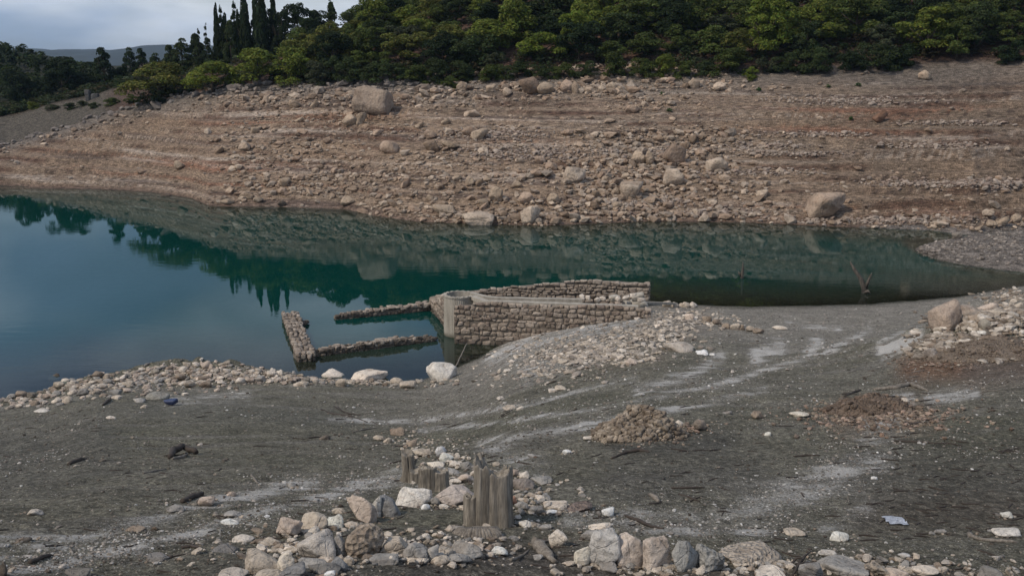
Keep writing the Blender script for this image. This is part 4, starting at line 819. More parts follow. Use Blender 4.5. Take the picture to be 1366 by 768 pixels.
# concrete shaft: keyhole-shaped, board marked
TC = Vector((P(613, 420, 45.0).x, 45.0, 0)); RO = .72; RI = .60; TZ = P(610, 392, 45.0).z
root = empty('concrete_shaft', TC); tag(root, 'round board-marked concrete shaft with an open keyhole top at the end of the front wall', 'shaft')
a0, a1 = R(32), R(338); nb = 44; V = []; Fc = []
for i in range(nb*3+1):
    a = a0+(a1-a0)*i/(nb*3); j = i % 3; ro = RO-(.014 if j == 0 else 0)+.004*math.sin(i*12.7); fl = 1+.0
    tz = TZ+.015*math.sin(i*.7)
    for r, z in ((ro*1.03, -1.2), (ro*1.02, .1), (ro, TZ-.09), (ro+.035, TZ-.07), (ro+.035, tz), (RI, tz), (RI, -1.2)):
        V.append(Vector((math.cos(a)*r, math.sin(a)*r, z)))
    if i:
        b = (i-1)*7
        for k in range(6): Fc.append((b+k, b+7+k, b+8+k, b+1+k))
Fc += [tuple(range(7)), tuple(range(nb*21, nb*21+7))[::-1]]
link('shaft_wall', fmesh('shaft_wall', V, Fc, M_conc, False), root)
def strip(name, pts, w, z0f, z1f, mat, parent, org):
    V = []; Fc = []
    for i, p in enumerate(pts):
        p = Vector(p); a = Vector(pts[max(i-1, 0)]); b = Vector(pts[min(i+1, len(pts)-1)]); d = (b-a); d.z = 0; d.normalize(); nn = Vector((-d.y, d.x, 0))
        wj = w*(1+.06*math.sin(i*2.3))
        for s, z in ((-1, z0f), (1, z0f), (1, 0), (-1, 0)): V.append(Vector((p.x, p.y, p.z))+nn*s*wj/2+Vector((0, 0, z))-org)
        if i:
            q = (i-1)*4
            for k in range(4): Fc.append((q+k, q+4+k, q+4+(k+1) % 4, q+(k+1) % 4))
    Fc += [(0, 1, 2, 3), tuple((len(pts)-1)*4+k for k in (3, 2, 1, 0))]
    return link(name, fmesh(name, V, Fc, mat, False), parent)
m1 = TC+Vector((math.cos(a1)*(RO+RI)/2, math.sin(a1)*(RO+RI)/2, 0)); m0 = TC+Vector((math.cos(a0)*(RO+RI)/2, math.sin(a0)*(RO+RI)/2, 0))
cp_ = [(m1.x, m1.y, TZ-.01)]
for i in range(1, 15):
    t = i/14; x = m1.x+.15+(fB[0]-.6-m1.x)*t; y = np.interp(x, [fA[0], fB[0]], [fA[1], fB[1]])+.27+.35*max(0, .5-t*4)
    cp_.append((x, float(y), float(np.interp(t, [0, .1, .5, 1], [TZ-.02, ztl+.03, (ztl+ztr)/2+.04, ztr+.04]))+.012*math.sin(i*3.1)))
strip('channel_coping', cp_, .30, -.16, 0, M_conc, root, TC)
cr_ = [(m0.x, m0.y, TZ-.005)]
for i in range(1, 10):
    t = i/9; x = m0.x+.1+5.0*t; cr_.append((x, 44.9+.15*t-.25*min(1, t*3), TZ-.06-.12*t+.012*math.sin(i*2.1)))
strip('channel_coping', cr_, .26, -1.2, 0, M_conc, root, TC)
strip('channel_floor', [(TC.x+.5, 44.35, TZ-.62), (TC.x+6, 44.0, TZ-.55)], .9, -.5, 0, M_conc, root, TC)
def rbox(name, c, s, rz, mat, parent=None, seed=0, tilt=(0, 0)):
    V, Fc = rock_shape(seed+900, 3, npl=3, p=26, rough=.015, boxy=1.0); me = mk_mesh(name, V, Fc, [mat]); o = link(name, me, parent, c); o.scale = s; o.rotation_euler = (tilt[0], tilt[1], rz); o.color = (.34, .30, .26, 1); return o
# right end: concrete block, beam and broken slabs
cb = P(853, 407, 46.5)
tag(rbox('concrete_block', (cb.x, 46.5, .78), (.95, .9, 1.05), R(4), M_conc, None, 1), 'squat pale concrete block at the right end of the ruin under the thin beam', 'block')
pb0 = P(838, 403, 46.4); pb1 = P(903, 405, 49.6)
V, Fc = tube([pb0, (pb0+pb1)/2+Vector((0, 0, .01)), pb1], [.075, .075, .07], 4)
tag(link('concrete_beam', fmesh('concrete_beam', V, Fc, M_conc, False)), 'thin pale concrete beam spanning from the ruin to the bank', 'beam')
for i, (px, py, w, h, lab) in enumerate([(851, 396, 18, 9, 'pale broken slab fragment on the right end of the ruin'), (820, 397, 14, 7, 'pale stone fragment on the channel wall near its right end'), (836, 407, 9, 12, 'short leaning concrete fragment beside the block')]):
    p = P(px, py, 45.6); s = 47/F
    tag(rbox('concrete_fragment', (p.x, 45.6, p.z), (w*s, .4, h*s), R(20*i), M_conc, None, 5+i, (R(8), R(-14+10*i))), lab, 'fragment', 'broken concrete pieces')
xs = g.uniform(-1.2, 6.3, 260); ys = g.uniform(44.6, 50, 260)
scatter('rubble', 'rubble fill between the front and back walls of the ruin', xs, ys, g.uniform(.12, .4, 260), pal(TAN, BRN, (.3, .25, .21)), 2, .5, .3, 12)
for i in range(9):      # loose stones lying on the wall ends
    px = 776+i*10+random.uniform(-2, 2); p = P(px, 402, 45.3); o = bpy.data.objects.new('rock', R_low[i % 14]); COL.objects.link(o); o.location = (p.x, 45.3+random.uniform(-.2, .3), 1.62+random.uniform(-.05, .1)); o.scale = (.34, .3, .24); o.rotation_euler = (0, 0, random.uniform(0, 6)); o.color = (*PALE, 1)
    tag(o, f"loose pale stone on the channel wall, {['left end', 'second', 'third', 'fourth', 'middle', 'sixth', 'seventh', 'next to last', 'right end'][i]} of the scattered nine", 'rock', 'loose stones on the channel wall')

# ---------------------------------------------------------------- stumps and dead wood
def slab(root, ox, oy, rx, ry, h, seed, jag=.12, lean=(0, 0), notch=None, flare=.15, bottom=.0):
    nt_, nz = 84, 44; V = []; Fc = []; g2 = np.random.default_rng(seed)
    th = np.linspace(0, 2*math.pi, nt_, endpoint=False)
    cr_, sr_ = np.cos(th), np.sin(th)
    groove = .07*fbm(cr_*1.8+seed, sr_*2.5, 3, seed)+.02*fbm(cr_*7+seed, sr_*7, 2, seed+4)
    cracks = np.zeros(nt_)
    for k in range(1):
        c0 = g2.uniform(0, 2*math.pi); dd = np.abs((th-c0+math.pi) % (2*math.pi)-math.pi); cracks = cracks-g2.uniform(.12, .34)*np.exp(-(dd/.055)**2)
    sq = 1/(np.abs(cr_)**3.2+np.abs(sr_)**3.2)**(1/3.2)
    npt = g2.integers(2, 4); wth = (th/(2*math.pi)*npt+.35*fbm(cr_*1.5+seed, sr_*1.5, 2, seed+30)) % npt; pid = np.floor(wth).astype(int) % npt; edge = np.minimum(wth % 1, 1-wth % 1)
    prad = g2.uniform(-.10, .10, npt)[pid]; ptop = g2.uniform(-1.6, 1.0, npt)[pid]; groove = groove+prad-.15*np.exp(-(edge/.035)**2)
    top = h*(1+jag*1.1*ptop*(1-np.exp(-(edge/.15)**2)))*(1+jag*(fbm(cr_*2+seed, sr_*2, 2, seed+7)*1.1+.3*fbm(cr_*7, sr_*9+seed, 2, seed+9)))
    if notch: top = top-notch[1]*np.clip(np.cos(th-notch[0]), 0, 1)**1.5*h
    bot = bottom+.05*np.abs(fbm(cr_*5, sr_*5+seed, 3, seed+11))*2
    for j in range(nz+1):
        t = j/nz; z = bot+(top-bot)*t; r = sq*(1+groove*(.8+.5*t)+cracks*np.clip(.5+t, 0, 1)+flare*(1-t)**4-.07*t+.05*fbm(sr_*3+t*4, cr_*3+seed, 3, seed+2))
        if j == nz: r = r*.93
        X_ = ox+rx*cr_*r+lean[0]*z; Y_ = oy+ry*sr_*r+lean[1]*z
        V += [(X_[i], Y_[i], z[i]) for i in range(nt_)]
    for rr, dz in ((.72, -.03), (.45, -.07), (.2, -.1)):
        zz = top*(.3+.7*rr)+top.mean()*(.7-.7*rr)+dz*.5*h*(1+.8*fbm(cr_*5*rr+seed, sr_*5*rr, 2, seed+20))
        V += [(ox+rx*cr_[i]*sq[i]*rr+lean[0]*zz[i], oy+ry*sr_[i]*sq[i]*rr+lean[1]*zz[i], zz[i]) for i in range(nt_)]
    V.append((ox+lean[0]*h, oy+lean[1]*h, float(top.mean()-.1*h))); n = nz+4
    for j in range(n-1):
        for i in range(nt_): Fc.append((j*nt_+i, j*nt_+(i+1) % nt_, (j+1)*nt_+(i+1) % nt_, (j+1)*nt_+i))
    e = (n-1)*nt_
    for i in range(nt_): Fc.append((e+i, e+(i+1) % nt_, n*nt_))
    return link('wood_slab', fmesh('wood_slab', V, Fc, M_stump), root)
def stump(px, py, label, pieces):
    c = hit(px, py); dep = c.y*CP+(CAMZ-c.z)*SP; s = dep/F
    root = empty('tree_stump', c+Vector((0, 0, -.04))); tag(root, label, 'stump', 'weathered stumps behind the foreground rocks')
    for k, (ox, oy, w, dpt, h, seed, kw) in enumerate(pieces): slab(root, ox*s, oy*s, w*s/2, dpt*s/2, h*s*1.12, seed, **kw)
    return root
stump(652, 702, 'tallest grey weathered stump, split into upright splintered slabs', [(-22, 0, 22, 24, 44, 1, dict(jag=.06, flare=.05)), (-7, 1, 26, 28, 91, 2, dict(jag=.05, notch=(0.3, .22), flare=.03)), (13, 2, 38, 34, 78, 3, dict(jag=.06, notch=(math.pi*.75, .10), flare=.06))])
stump(579, 656, 'middle-sized cracked grey stump with a flat top, left of the tallest one', [(-8, 0, 24, 24, 36, 11, dict(jag=.05)), (9, 0, 24, 26, 33, 12, dict(jag=.07))])
stump(549, 642, 'smallest leaning double stump, furthest left of the three', [(-3, 6, 18, 16, 38, 21, dict(jag=.06, lean=(-.06, 0))), (5, -2, 17, 15, 20, 22, dict(jag=.08)), (-13, 8, 11, 10, 24, 23, dict(jag=.2, lean=(.55, 0))), (11, 0, 9, 10, 20, 24, dict(jag=.12))])
# eroded root flare below the tall stump
c = hit(636, 716); dep = c.y*CP+(CAMZ-c.z)*SP; s = dep/F
root = empty('root_flare', c); tag(root, 'ribbed eroded root flare lying in front of the tallest stump', 'roots')
for i in range(17):
    a = -1.25+2.5*i/16; x0 = math.sin(a)*20*s; y0 = 9*s; L_ = (17+4*random.random())*s
    pts = [(x0, y0, .055), (x0*1.25, y0-L_*.4*math.cos(a), .05+.01*random.random()), (x0*1.6, y0-L_*.8*math.cos(a), .02), (x0*1.8, y0-L_*math.cos(a)-.02, -.03)]
    V, Fc = tube(pts, [.018, .022, .02, .01], 7, i, .15); link('root', fmesh('root', V, Fc, M_drift), root)
V, Fc = rock_shape(77, 3, npl=10, p=8, rough=.08); o = link('root_crown', mk_mesh('root_crown', V, Fc, [M_stump]), root, (0, 11*s, .0)); o.scale = (62*s, 26*s, 14*s)
def stick(pts, rads, mat, label, cat='branch', name='branch', ns=6, lift=.5, wob=.12, group=None):
    P3 = []
    for i, q in enumerate(pts):
        v = hit(q[0], q[1]); v.z += rads[i]*lift+(q[2] if len(q) > 2 else 0); P3.append(v)
    # smooth / kink
    Q = []; RR = []
    for i in range(len(P3)-1):
        for k in range(4):
            t = k/4; Q.append(P3[i].lerp(P3[i+1], t)+Vector((random.uniform(-1, 1), random.uniform(-1, 1), random.uniform(-.4, 1)))*rads[i]*.35); RR.append(rads[i]*(1-t)+rads[i+1]*t)
    Q.append(P3[-1]); RR.append(rads[-1]); o0 = Q[0].copy(); V, Fc = tube([q-o0 for q in Q], RR, ns, int(pts[0][0]), wob)
    return tag(link(name, fmesh(name, V, Fc, mat), None, o0), label, cat, group)
stick([(711, 727), (722, 735), (741, 751)], [.05, .06, .02], M_drift, 'pale splintered piece of driftwood right of the tallest stump', wob=.4)
stick([(708, 727), (730, 722), (748, 720)], [.014, .012, .006], M_drift, 'thin pale root curving beside the splintered driftwood')
stick([(682, 748), (696, 742), (706, 733)], [.014, .012, .006], M_drift, 'short forked twig left of the splintered driftwood')
stick([(1293, 715), (1305, 720), (1330, 722), (1357, 724)], [.03, .018, .02, .014], M_drift, 'thin grey branch on the silt near the right picture edge')
stick([(1165, 520), (1195, 518), (1215, 514), (1228, 519), (1238, 522)], [.03, .05, .055, .045, .02], M_drift, 'long straight grey stick lying behind the low red-brown mound')
stick([(608, 489), (615, 481, .2), (623, 473, .5)], [.03, .03, .02], M_drift, 'thin pale stick rising from the shallows beside the white boulder')
stick([(226, 612), (232, 607, .06), (244, 604, .09), (262, 606, .02)], [.04, .06, .055, .045], M_twig, 'charred curved log lying alone on the left bank', 'log', 'log', 8)
stick([(230, 613), (241, 611), (250, 607)], [.02, .03, .02], M_drift, 'pale strip of bark under the charred curved log')
stick([(92, 620), (105, 615), (117, 611)], [.03, .04, .015], M_twig, 'dark pointed branch on the grey silt at far left')
stick([(191, 632), (205, 629), (221, 626)], [.014, .018, .01], M_drift, 'thin grey stick below and left of the charred curved log')
stick([(244, 671), (258, 664), (270, 660)], [.03, .035, .03], M_twig, 'short dark stick touching the pinkish rounded stone')
stick([(815, 612), (835, 604), (855, 601), (866, 603)], [.014, .025, .03, .012], M_twig, 'dark curved branch just below the brown clod heap')
stick([(834, 688), (850, 695), (870, 703), (885, 705)], [.012, .02, .016, .01], M_twig, 'long thin dark stick above the bottom row of blocks')
stick([(895, 651), (920, 651), (940, 650)], [.01, .014, .006], M_twig, 'thin straight twig on the smooth silt in the middle')
stick([(867, 660), (875, 666), (880, 669)], [.02, .035, .02], M_drift, 'short stout bit of wood above the bottom row')
stick([(905, 659), (920, 664), (934, 669)], [.01, .014, .006], M_twig, 'slanting thin twig right of the short stout wood')
stick([(137, 541), (144, 536), (150, 531)], [.03, .05, .03], M_twig, 'dark slanting stick in front of the left rubble ridge')
stick([(1058, 609), (1075, 608), (1094, 608)], [.012, .018, .012], M_twig, 'horizontal dark stick on the silt right of centre')
stick([(40, 752), (55, 745), (70, 741)], [.02, .02, .01], M_twig, 'brown twig near the lower left corner')
stick([(243, 731), (256, 729), (268, 731)], [.015, .015, .01], M_twig, 'short brown twig between grey stones at lower left')
stick([(335, 634), (340, 640), (344, 645)], [.015, .018, .012], M_drift, 'little grey stick standing out on the left bank')
for i, (x, y) in enumerate([(1068, 757), (1072, 752), (1064, 764), (1076, 762), (1060, 755)]):
    stick([(x-8, y+5), (x, y-2, .05), (x+9, y-8+i*2, .08)], [.012, .012, .005], M_twig, ['lowest','middle','bottom left','right-hand','leftmost'][i]+' dark twig of the tangle beside the dark grey pointed rock', group='tangled twigs at the bottom edge')
stick([(428, 546), (445, 553), (468, 556), (490, 563)], [.02, .035, .03, .012], M_twig, 'long dark branch lying left of the upper rubble trail')
stick([(446, 542), (462, 551), (480, 554), (503, 566)], [.015, .025, .02, .01], M_twig, 'thinner dark branch crossing the long one left of the upper rubble trail')
stick([(470, 577), (487, 573), (505, 570)], [.015, .02, .01], M_drift, 'greyish stick pointing at the upper end of the rubble trail')
stick([(1192, 588), (1225, 590), (1262, 592)], [.012, .018, .008], M_twig, 'long thin root on the silt right below the low red-brown mound')
stick([(1127, 529), (1138, 524), (1148, 520)], [.02, .025, .012], M_twig, 'short slanting dark stick left of the low red-brown mound')
# twig litter: stuff
def litter(n, seed, pxr, pyr, label, mat=M_twig):
    g2 = np.random.default_rng(seed); a = g2.uniform(*pxr, n); b = g2.uniform(*pyr, n); x, y, z = hits(a, b, False); V = []; Fc = []
    for i in range(n):
        if z[i] < .1: continue
        ln = g2.uniform(.06, .28)*y[i]/18+.05; an = g2.normal(0.25, .6); r = ln*.03+.003; dx, dy = math.cos(an)*ln/2, math.sin(an)*ln/2
        pts = []
        for t in (-1, 0, 1):
            xx_, yy_ = x[i]+dx*t, y[i]+dy*t; pts.append((xx_, yy_+g2.normal(0, ln*.06), float(H(np.array([xx_]), np.array([yy_]))[0])+r*.7))
        v, f = tube(pts, [r, r*1.2, r*.4], 4); o = len(V); V += v; Fc += [tuple(k+o for k in q) for q in f]
    tag(link('twig_litter', fmesh('twig_litter', V, Fc, mat, False)), label, 'twigs', kind='stuff')
litter(210, 3, (0, 1366), (540, 768), 'fine dark twigs and bark bits littering the grey bank')
litter(90, 4, (1150, 1366), (590, 720), 'dark plant debris on the damp lower right bank')
litter(70, 6, (1120, 1240), (522, 566), 'dry brown brush on the low red-brown mound')
litter(90, 5, (640, 1366), (430, 560), 'bits of dead wood on the upper bank', M_drift)

# snags standing in the water
def snag(label, limbs, base):
    root = empty('dead_tree', base); tag(root, label, 'dead tree')
    for nm, pts, rad in limbs:
        V, Fc = tube([Vector(p)-base for p in pts], rad, 9, 3, .12); link(nm, fmesh(nm, V, Fc, M_snag), root)
b = Pz(1153, 391); Yb = b.y
snag('forked grey dead tree standing in the water on the right', [('trunk', [P(1154, 395, Yb), P(1153, 384, Yb), P(1147, 370, Yb), P(1140, 360, Yb+.1), P(1134, 349, Yb+.2)], [.16, .15, .12, .09, .03]), ('limb', [P(1154, 386, Yb), P(1158, 376, Yb-.2), P(1163, 364, Yb-.3)], [.11, .08, .03]), ('root', [P(1150, 391, Yb), P(1158, 388, Yb-.2), P(1161, 391, Yb-.3)], [.07, .08, .03])], b)
b = Pz(990, 371); Yb = b.y
snag('small pointed snag sticking out of the water right of the ruin', [('trunk', [P(990, 375, Yb), P(990, 366, Yb), P(991, 358, Yb), P(991, 349, Yb)], [.13, .1, .07, .02]), ('limb', [P(989, 369, Yb), P(986, 364, Yb), P(985, 362, Yb)], [.08, .06, .02])], b)
# scraps
def scrap(px, py, w, h, col, label, cat, name, seed, rough=.5, thick=.012):
    c = hit(px, py); dep = c.y*CP+(CAMZ-c.z)*SP; W = w*dep/F; bm = bmesh.new(); n = 10; g2 = random.Random(seed); vs = {}
    for i in range(n):
        for j in range(n):
            u, v = i/(n-1)*2-1, j/(n-1)*2-1; r = .75+.35*float(vn(math.atan2(v, u)*1.6+9, seed*1.3, seed)); k = r
            x, y = u*W/2*k, v*W*.55*k; z = float(H(np.array([c.x+x]), np.array([c.y+y]))[0])-c.z+.012+.03*float(vn(u*3+seed, v*3, seed))
            vs[i, j] = bm.verts.new((x, y, z))
    for i in range(n-1):
        for j in range(n-1): bm.faces.new((vs[i, j], vs[i+1, j], vs[i+1, j+1], vs[i, j+1]))
    bmesh.ops.solidify(bm, geom=bm.faces[:], thickness=thick)
    me = bpy.data.meshes.new(name); bm.to_mesh(me); bm.free(); me.materials.append(plain(name+'_surface', col, rough, 20)); return tag(link(name, me, None, c), label, cat)
scrap(1195, 697, 27, 9, (.62, .66, .74), 'crumpled bluish white scrap lying on the dark silt at lower right', 'litter', 'plastic_scrap', 3)
bl = plain('blue_plastic', (.03, .045, .11), .45, 20)
V, Fc = rock_shape(912, 3, npl=4, p=8, rough=.04); o = link('crushed_bottle', mk_mesh('crushed_bottle', V, Fc, [bl]), None); c = hit(226, 541); o.location = c+Vector((0, .12, .07)); o.scale = (.42, .24, .17); o.rotation_euler = (0, R(-8), R(15)); tag(o, 'dark blue crushed container lying on the silt near the grey oval stone', 'litter')

# ---------------------------------------------------------------- trees
def leaves(blobs, n, size, seed, shade=(.55, 1.35)):
    g2 = np.random.default_rng(seed); bl = np.array(blobs, float); vol = bl[:, 3]*bl[:, 4]*bl[:, 5]; vol = vol**.7; ids = g2.choice(len(bl), n, p=vol/vol.sum()); b = bl[ids]
    d = g2.normal(size=(n, 3)); d /= np.linalg.norm(d, axis=1)[:, None]; d[:, 2] = np.where(d[:, 2] < -.3, -d[:, 2], d[:, 2])
    r = g2.random(n)**.33; r = .55+.5*r
    tuft = 1+.22*n3(d*1.0+b[:, :3]*5, 4.0, seed)
    c = b[:, :3]+d*b[:, 3:6]*(r*tuft)[:, None]
    nr = d+g2.normal(0, .55, (n, 3))+np.array((0, 0, .35)); nr /= np.linalg.norm(nr, axis=1)[:, None]
    a = np.cross(nr, g2.normal(size=(n, 3))); a /= np.linalg.norm(a, axis=1)[:, None]+1e-9; e = np.cross(nr, a)
    s = size*g2.uniform(.5, 1.4, n)[:, None]
    q = np.stack([c-a*s, c-e*s*.45, c+a*s, c+e*s*.45+nr*s*.2], 1)
    Fq = np.arange(n*4).reshape(-1, 4)
    # clump-to-clump and leaf-to-leaf colour differences of the leaves themselves
    cl = .75+.5*_h(ids.astype(np.int64), ids.astype(np.int64)*0+seed, 3); col = (g2.uniform(*shade, n)*cl)[:, None]*np.array((1, 1, 1.0)); col[:, 0] *= g2.uniform(.8, 1.25, n)
    return q.reshape(-1, 3), Fq, np.repeat(col, 4, 0)
def blobset(kind, seed):
    r = random.Random(seed); B_ = []
    if kind == 'bush':
        for i in range(30):
            a = r.uniform(0, 6.28); d = r.uniform(0, .38); q = r.uniform(.07, .17); B_.append((math.cos(a)*d, math.sin(a)*d, r.uniform(.15, .82)-d*.6, q, q*r.uniform(.8, 1.2), q*r.uniform(.8, 1.3)))
    elif kind == 'tree':
        for i in range(34):
            a = r.uniform(0, 6.28); d = r.uniform(.05, .38); z = r.uniform(.16, .86); B_.append((math.cos(a)*d*(1.15-abs(z-.55)), math.sin(a)*d, z, r.uniform(.07, .15), r.uniform(.07, .15), r.uniform(.06, .13)))
    elif kind == 'umbrella':
        for i in range(16):
            a = r.uniform(0, 6.28); d = r.uniform(0, .42); B_.append((math.cos(a)*d, math.sin(a)*d, .76-d*.9+r.uniform(-.12, .08), r.uniform(.12, .2), r.uniform(.12, .2), r.uniform(.1, .18)))
        for i in range(9): B_.append((r.uniform(-.38, .38), r.uniform(-.34, .34), r.uniform(.1, .4), .14, .14, .14))
    elif kind == 'cypress':
        for i in range(16):
            z = (i+.5)/16; w = .44*math.sin(min(1, z*3.0+.25)*math.pi/2)*(1-z)**.55+.05; B_.append((r.uniform(-.05, .05), r.uniform(-.05, .05), z*.95+.03, w, w, .07))
    elif kind == 'conifer':
        for i in range(34):
            z = r.random()**.8; w = .42*(1-z)**.9+.05; a = r.uniform(0, 6.28); B_.append((math.cos(a)*w*.6, math.sin(a)*w*.6, .08+z*.88, w*.42+.03, w*.42+.03, .04))
    elif kind == 'pine':
        for i in range(46):
            z = r.random()**1.15; w = .38*(1-z**1.5)+.05; a = r.uniform(0, 6.28); B_.append((math.cos(a)*w*.7, math.sin(a)*w*.7, .1+z*.86, r.uniform(.09, .15), r.uniform(.09, .15), r.uniform(.05, .10)))
    return B_
def crown_mesh(kind, seed, n, size, shade=(.55, 1.35)):
    V, Fc, C_ = leaves(blobset(kind, seed), n, size, seed, shade); return mk_mesh('crown', V, Fc, [M_leaf], True, C_)
def trunk_mesh(kind, seed):
    r = random.Random(seed); V = []; Fc = []
    def add(v, f):
        o = len(V); V.extend(v); Fc.extend([tuple(k+o for k in q) for q in f])
    top = {'bush': .45, 'tree': .7, 'umbrella': .6, 'cypress': .9, 'conifer': .95, 'pine': .9}[kind]; rr = .035 if kind != 'bush' else .028
    add(*tube([(0, 0, -.08), (r.uniform(-.02, .02), 0, top*.4), (r.uniform(-.04, .04), r.uniform(-.03, .03), top)], [rr, rr*.7, rr*.15], 7, seed, .1))
    if kind in ('bush', 'tree', 'umbrella', 'pine'):
        for i in range(6):
            a = r.uniform(0, 6.28); z0 = top*r.uniform(.15, .6); l = r.uniform(.2, .36); add(*tube([(0, 0, z0), (math.cos(a)*l*.5, math.sin(a)*l*.5, z0+.1), (math.cos(a)*l, math.sin(a)*l, z0+.25)], [rr*.5, rr*.35, rr*.1], 5, i))
    return fmesh('trunk', V, Fc, M_bark)
KN = {'bush': (5, 7000, .025), 'tree': (5, 7500, .023), 'umbrella': (3, 6000, .026), 'cypress': (3, 2600, .055), 'conifer': (2, 2400, .032), 'pine': (4, 4600, .032)}
PROTO = {k: [(crown_mesh(k, 600+i*7+len(k), n, s), trunk_mesh(k, 600+i)) for i in range(c)] for k, (c, n, s) in KN.items()}
DG = (.020, .034, .013); MG = (.068, .092, .024); YG = (.118, .148, .028); BYG = (.112, .150, .025); OL = (.060, .072, .040); GG = (.038, .056, .020); RB = (.11, .055, .035); OY = (.11, .12, .03)
def tcol(c):
    if c is RB: return 'rusty brown'
    return {DG: 'very dark green', MG: 'mid green', YG: 'yellowish green', BYG: 'bright yellow-green', OL: 'greyish olive', GG: 'dark green', OY: 'olive-yellow'}[c]
KNAME = {'bush': 'shrub', 'tree': 'broadleaf tree', 'umbrella': 'flat-topped tree', 'cypress': 'cypress', 'conifer': 'spiky conifer', 'pine': 'pine'}
LM = [(497, 137, 'the giant pale boulder'), (706, 121, 'the large brown boulder'), (960, 117, 'the bright cream stone'), (352, 30, 'the tallest cypress'), (1020, 50, 'the round bright tree'), (340, 70, 'the rusty shrub'), (215, 100, 'the broad flat-topped tree'),
      (137, 100, 'the tall dark pine on the left shore'), (1366, 80, 'the right picture edge'), (0, 110, 'the left picture edge'), (775, 40, 'the bare red soil gap'), (600, 112, 'the top of the boulder field'), (1173, 161, 'the reddish square clod'), (1230, 60, 'the tree with the bare trunk'), (425, 100, 'the grey-green rounded bush'), (850, 110, 'the middle of the scrub edge')]
TREES = []
def tree(x, y, w, h, kind, col, px=None, py=None, label=None):
    z = float(H(np.array([x]), np.array([y]), False)[0]); i = random.randrange(len(PROTO[kind])); cm, tm = PROTO[kind][i]
    root = empty('cypress_tree' if kind == 'cypress' else 'shrub' if kind == 'bush' else 'pine_tree' if kind in ('pine', 'conifer') else 'tree', (x, y, z-.1)); root.rotation_euler = (0, 0, random.uniform(0, 6.28)); root.scale = (w, w, h)
    o = link('crown', cm, root); f = random.uniform(.85, 1.15); o.color = (col[0]*f, col[1]*f, col[2]*f, 1)
    link('trunk', tm, root)
    a, b, _ = proj(x, y, z+h*.5)
    sz = ('small' if w*h < 9 else 'medium' if w*h < 26 else 'large')
    if label is None: label = autolabel(float(a), float(b), f'{sz} {tcol(col)} {KNAME[kind]}', 22) or f'{sz} {tcol(col)} {KNAME[kind]} in the scrub of the far slope'
    tag(root, label, 'tree' if kind != 'bush' else 'shrub', 'trees and shrubs of the far slope'); TREES.append((x, y, w)); return root
def tpx(px, py, w, h, kind, col, label=None, Y=None):
    """px, py: the foot in the picture; w, h in pixels"""
    if Y is None: v = hit(px, py)
    else: v = P(px, py, Y); v.z = 0
    dep = v.y*CP+(CAMZ-v.z)*SP; s = dep/F; tree(v.x, v.y, w*s*1.1, h*s*1.05, kind, col, label=label)
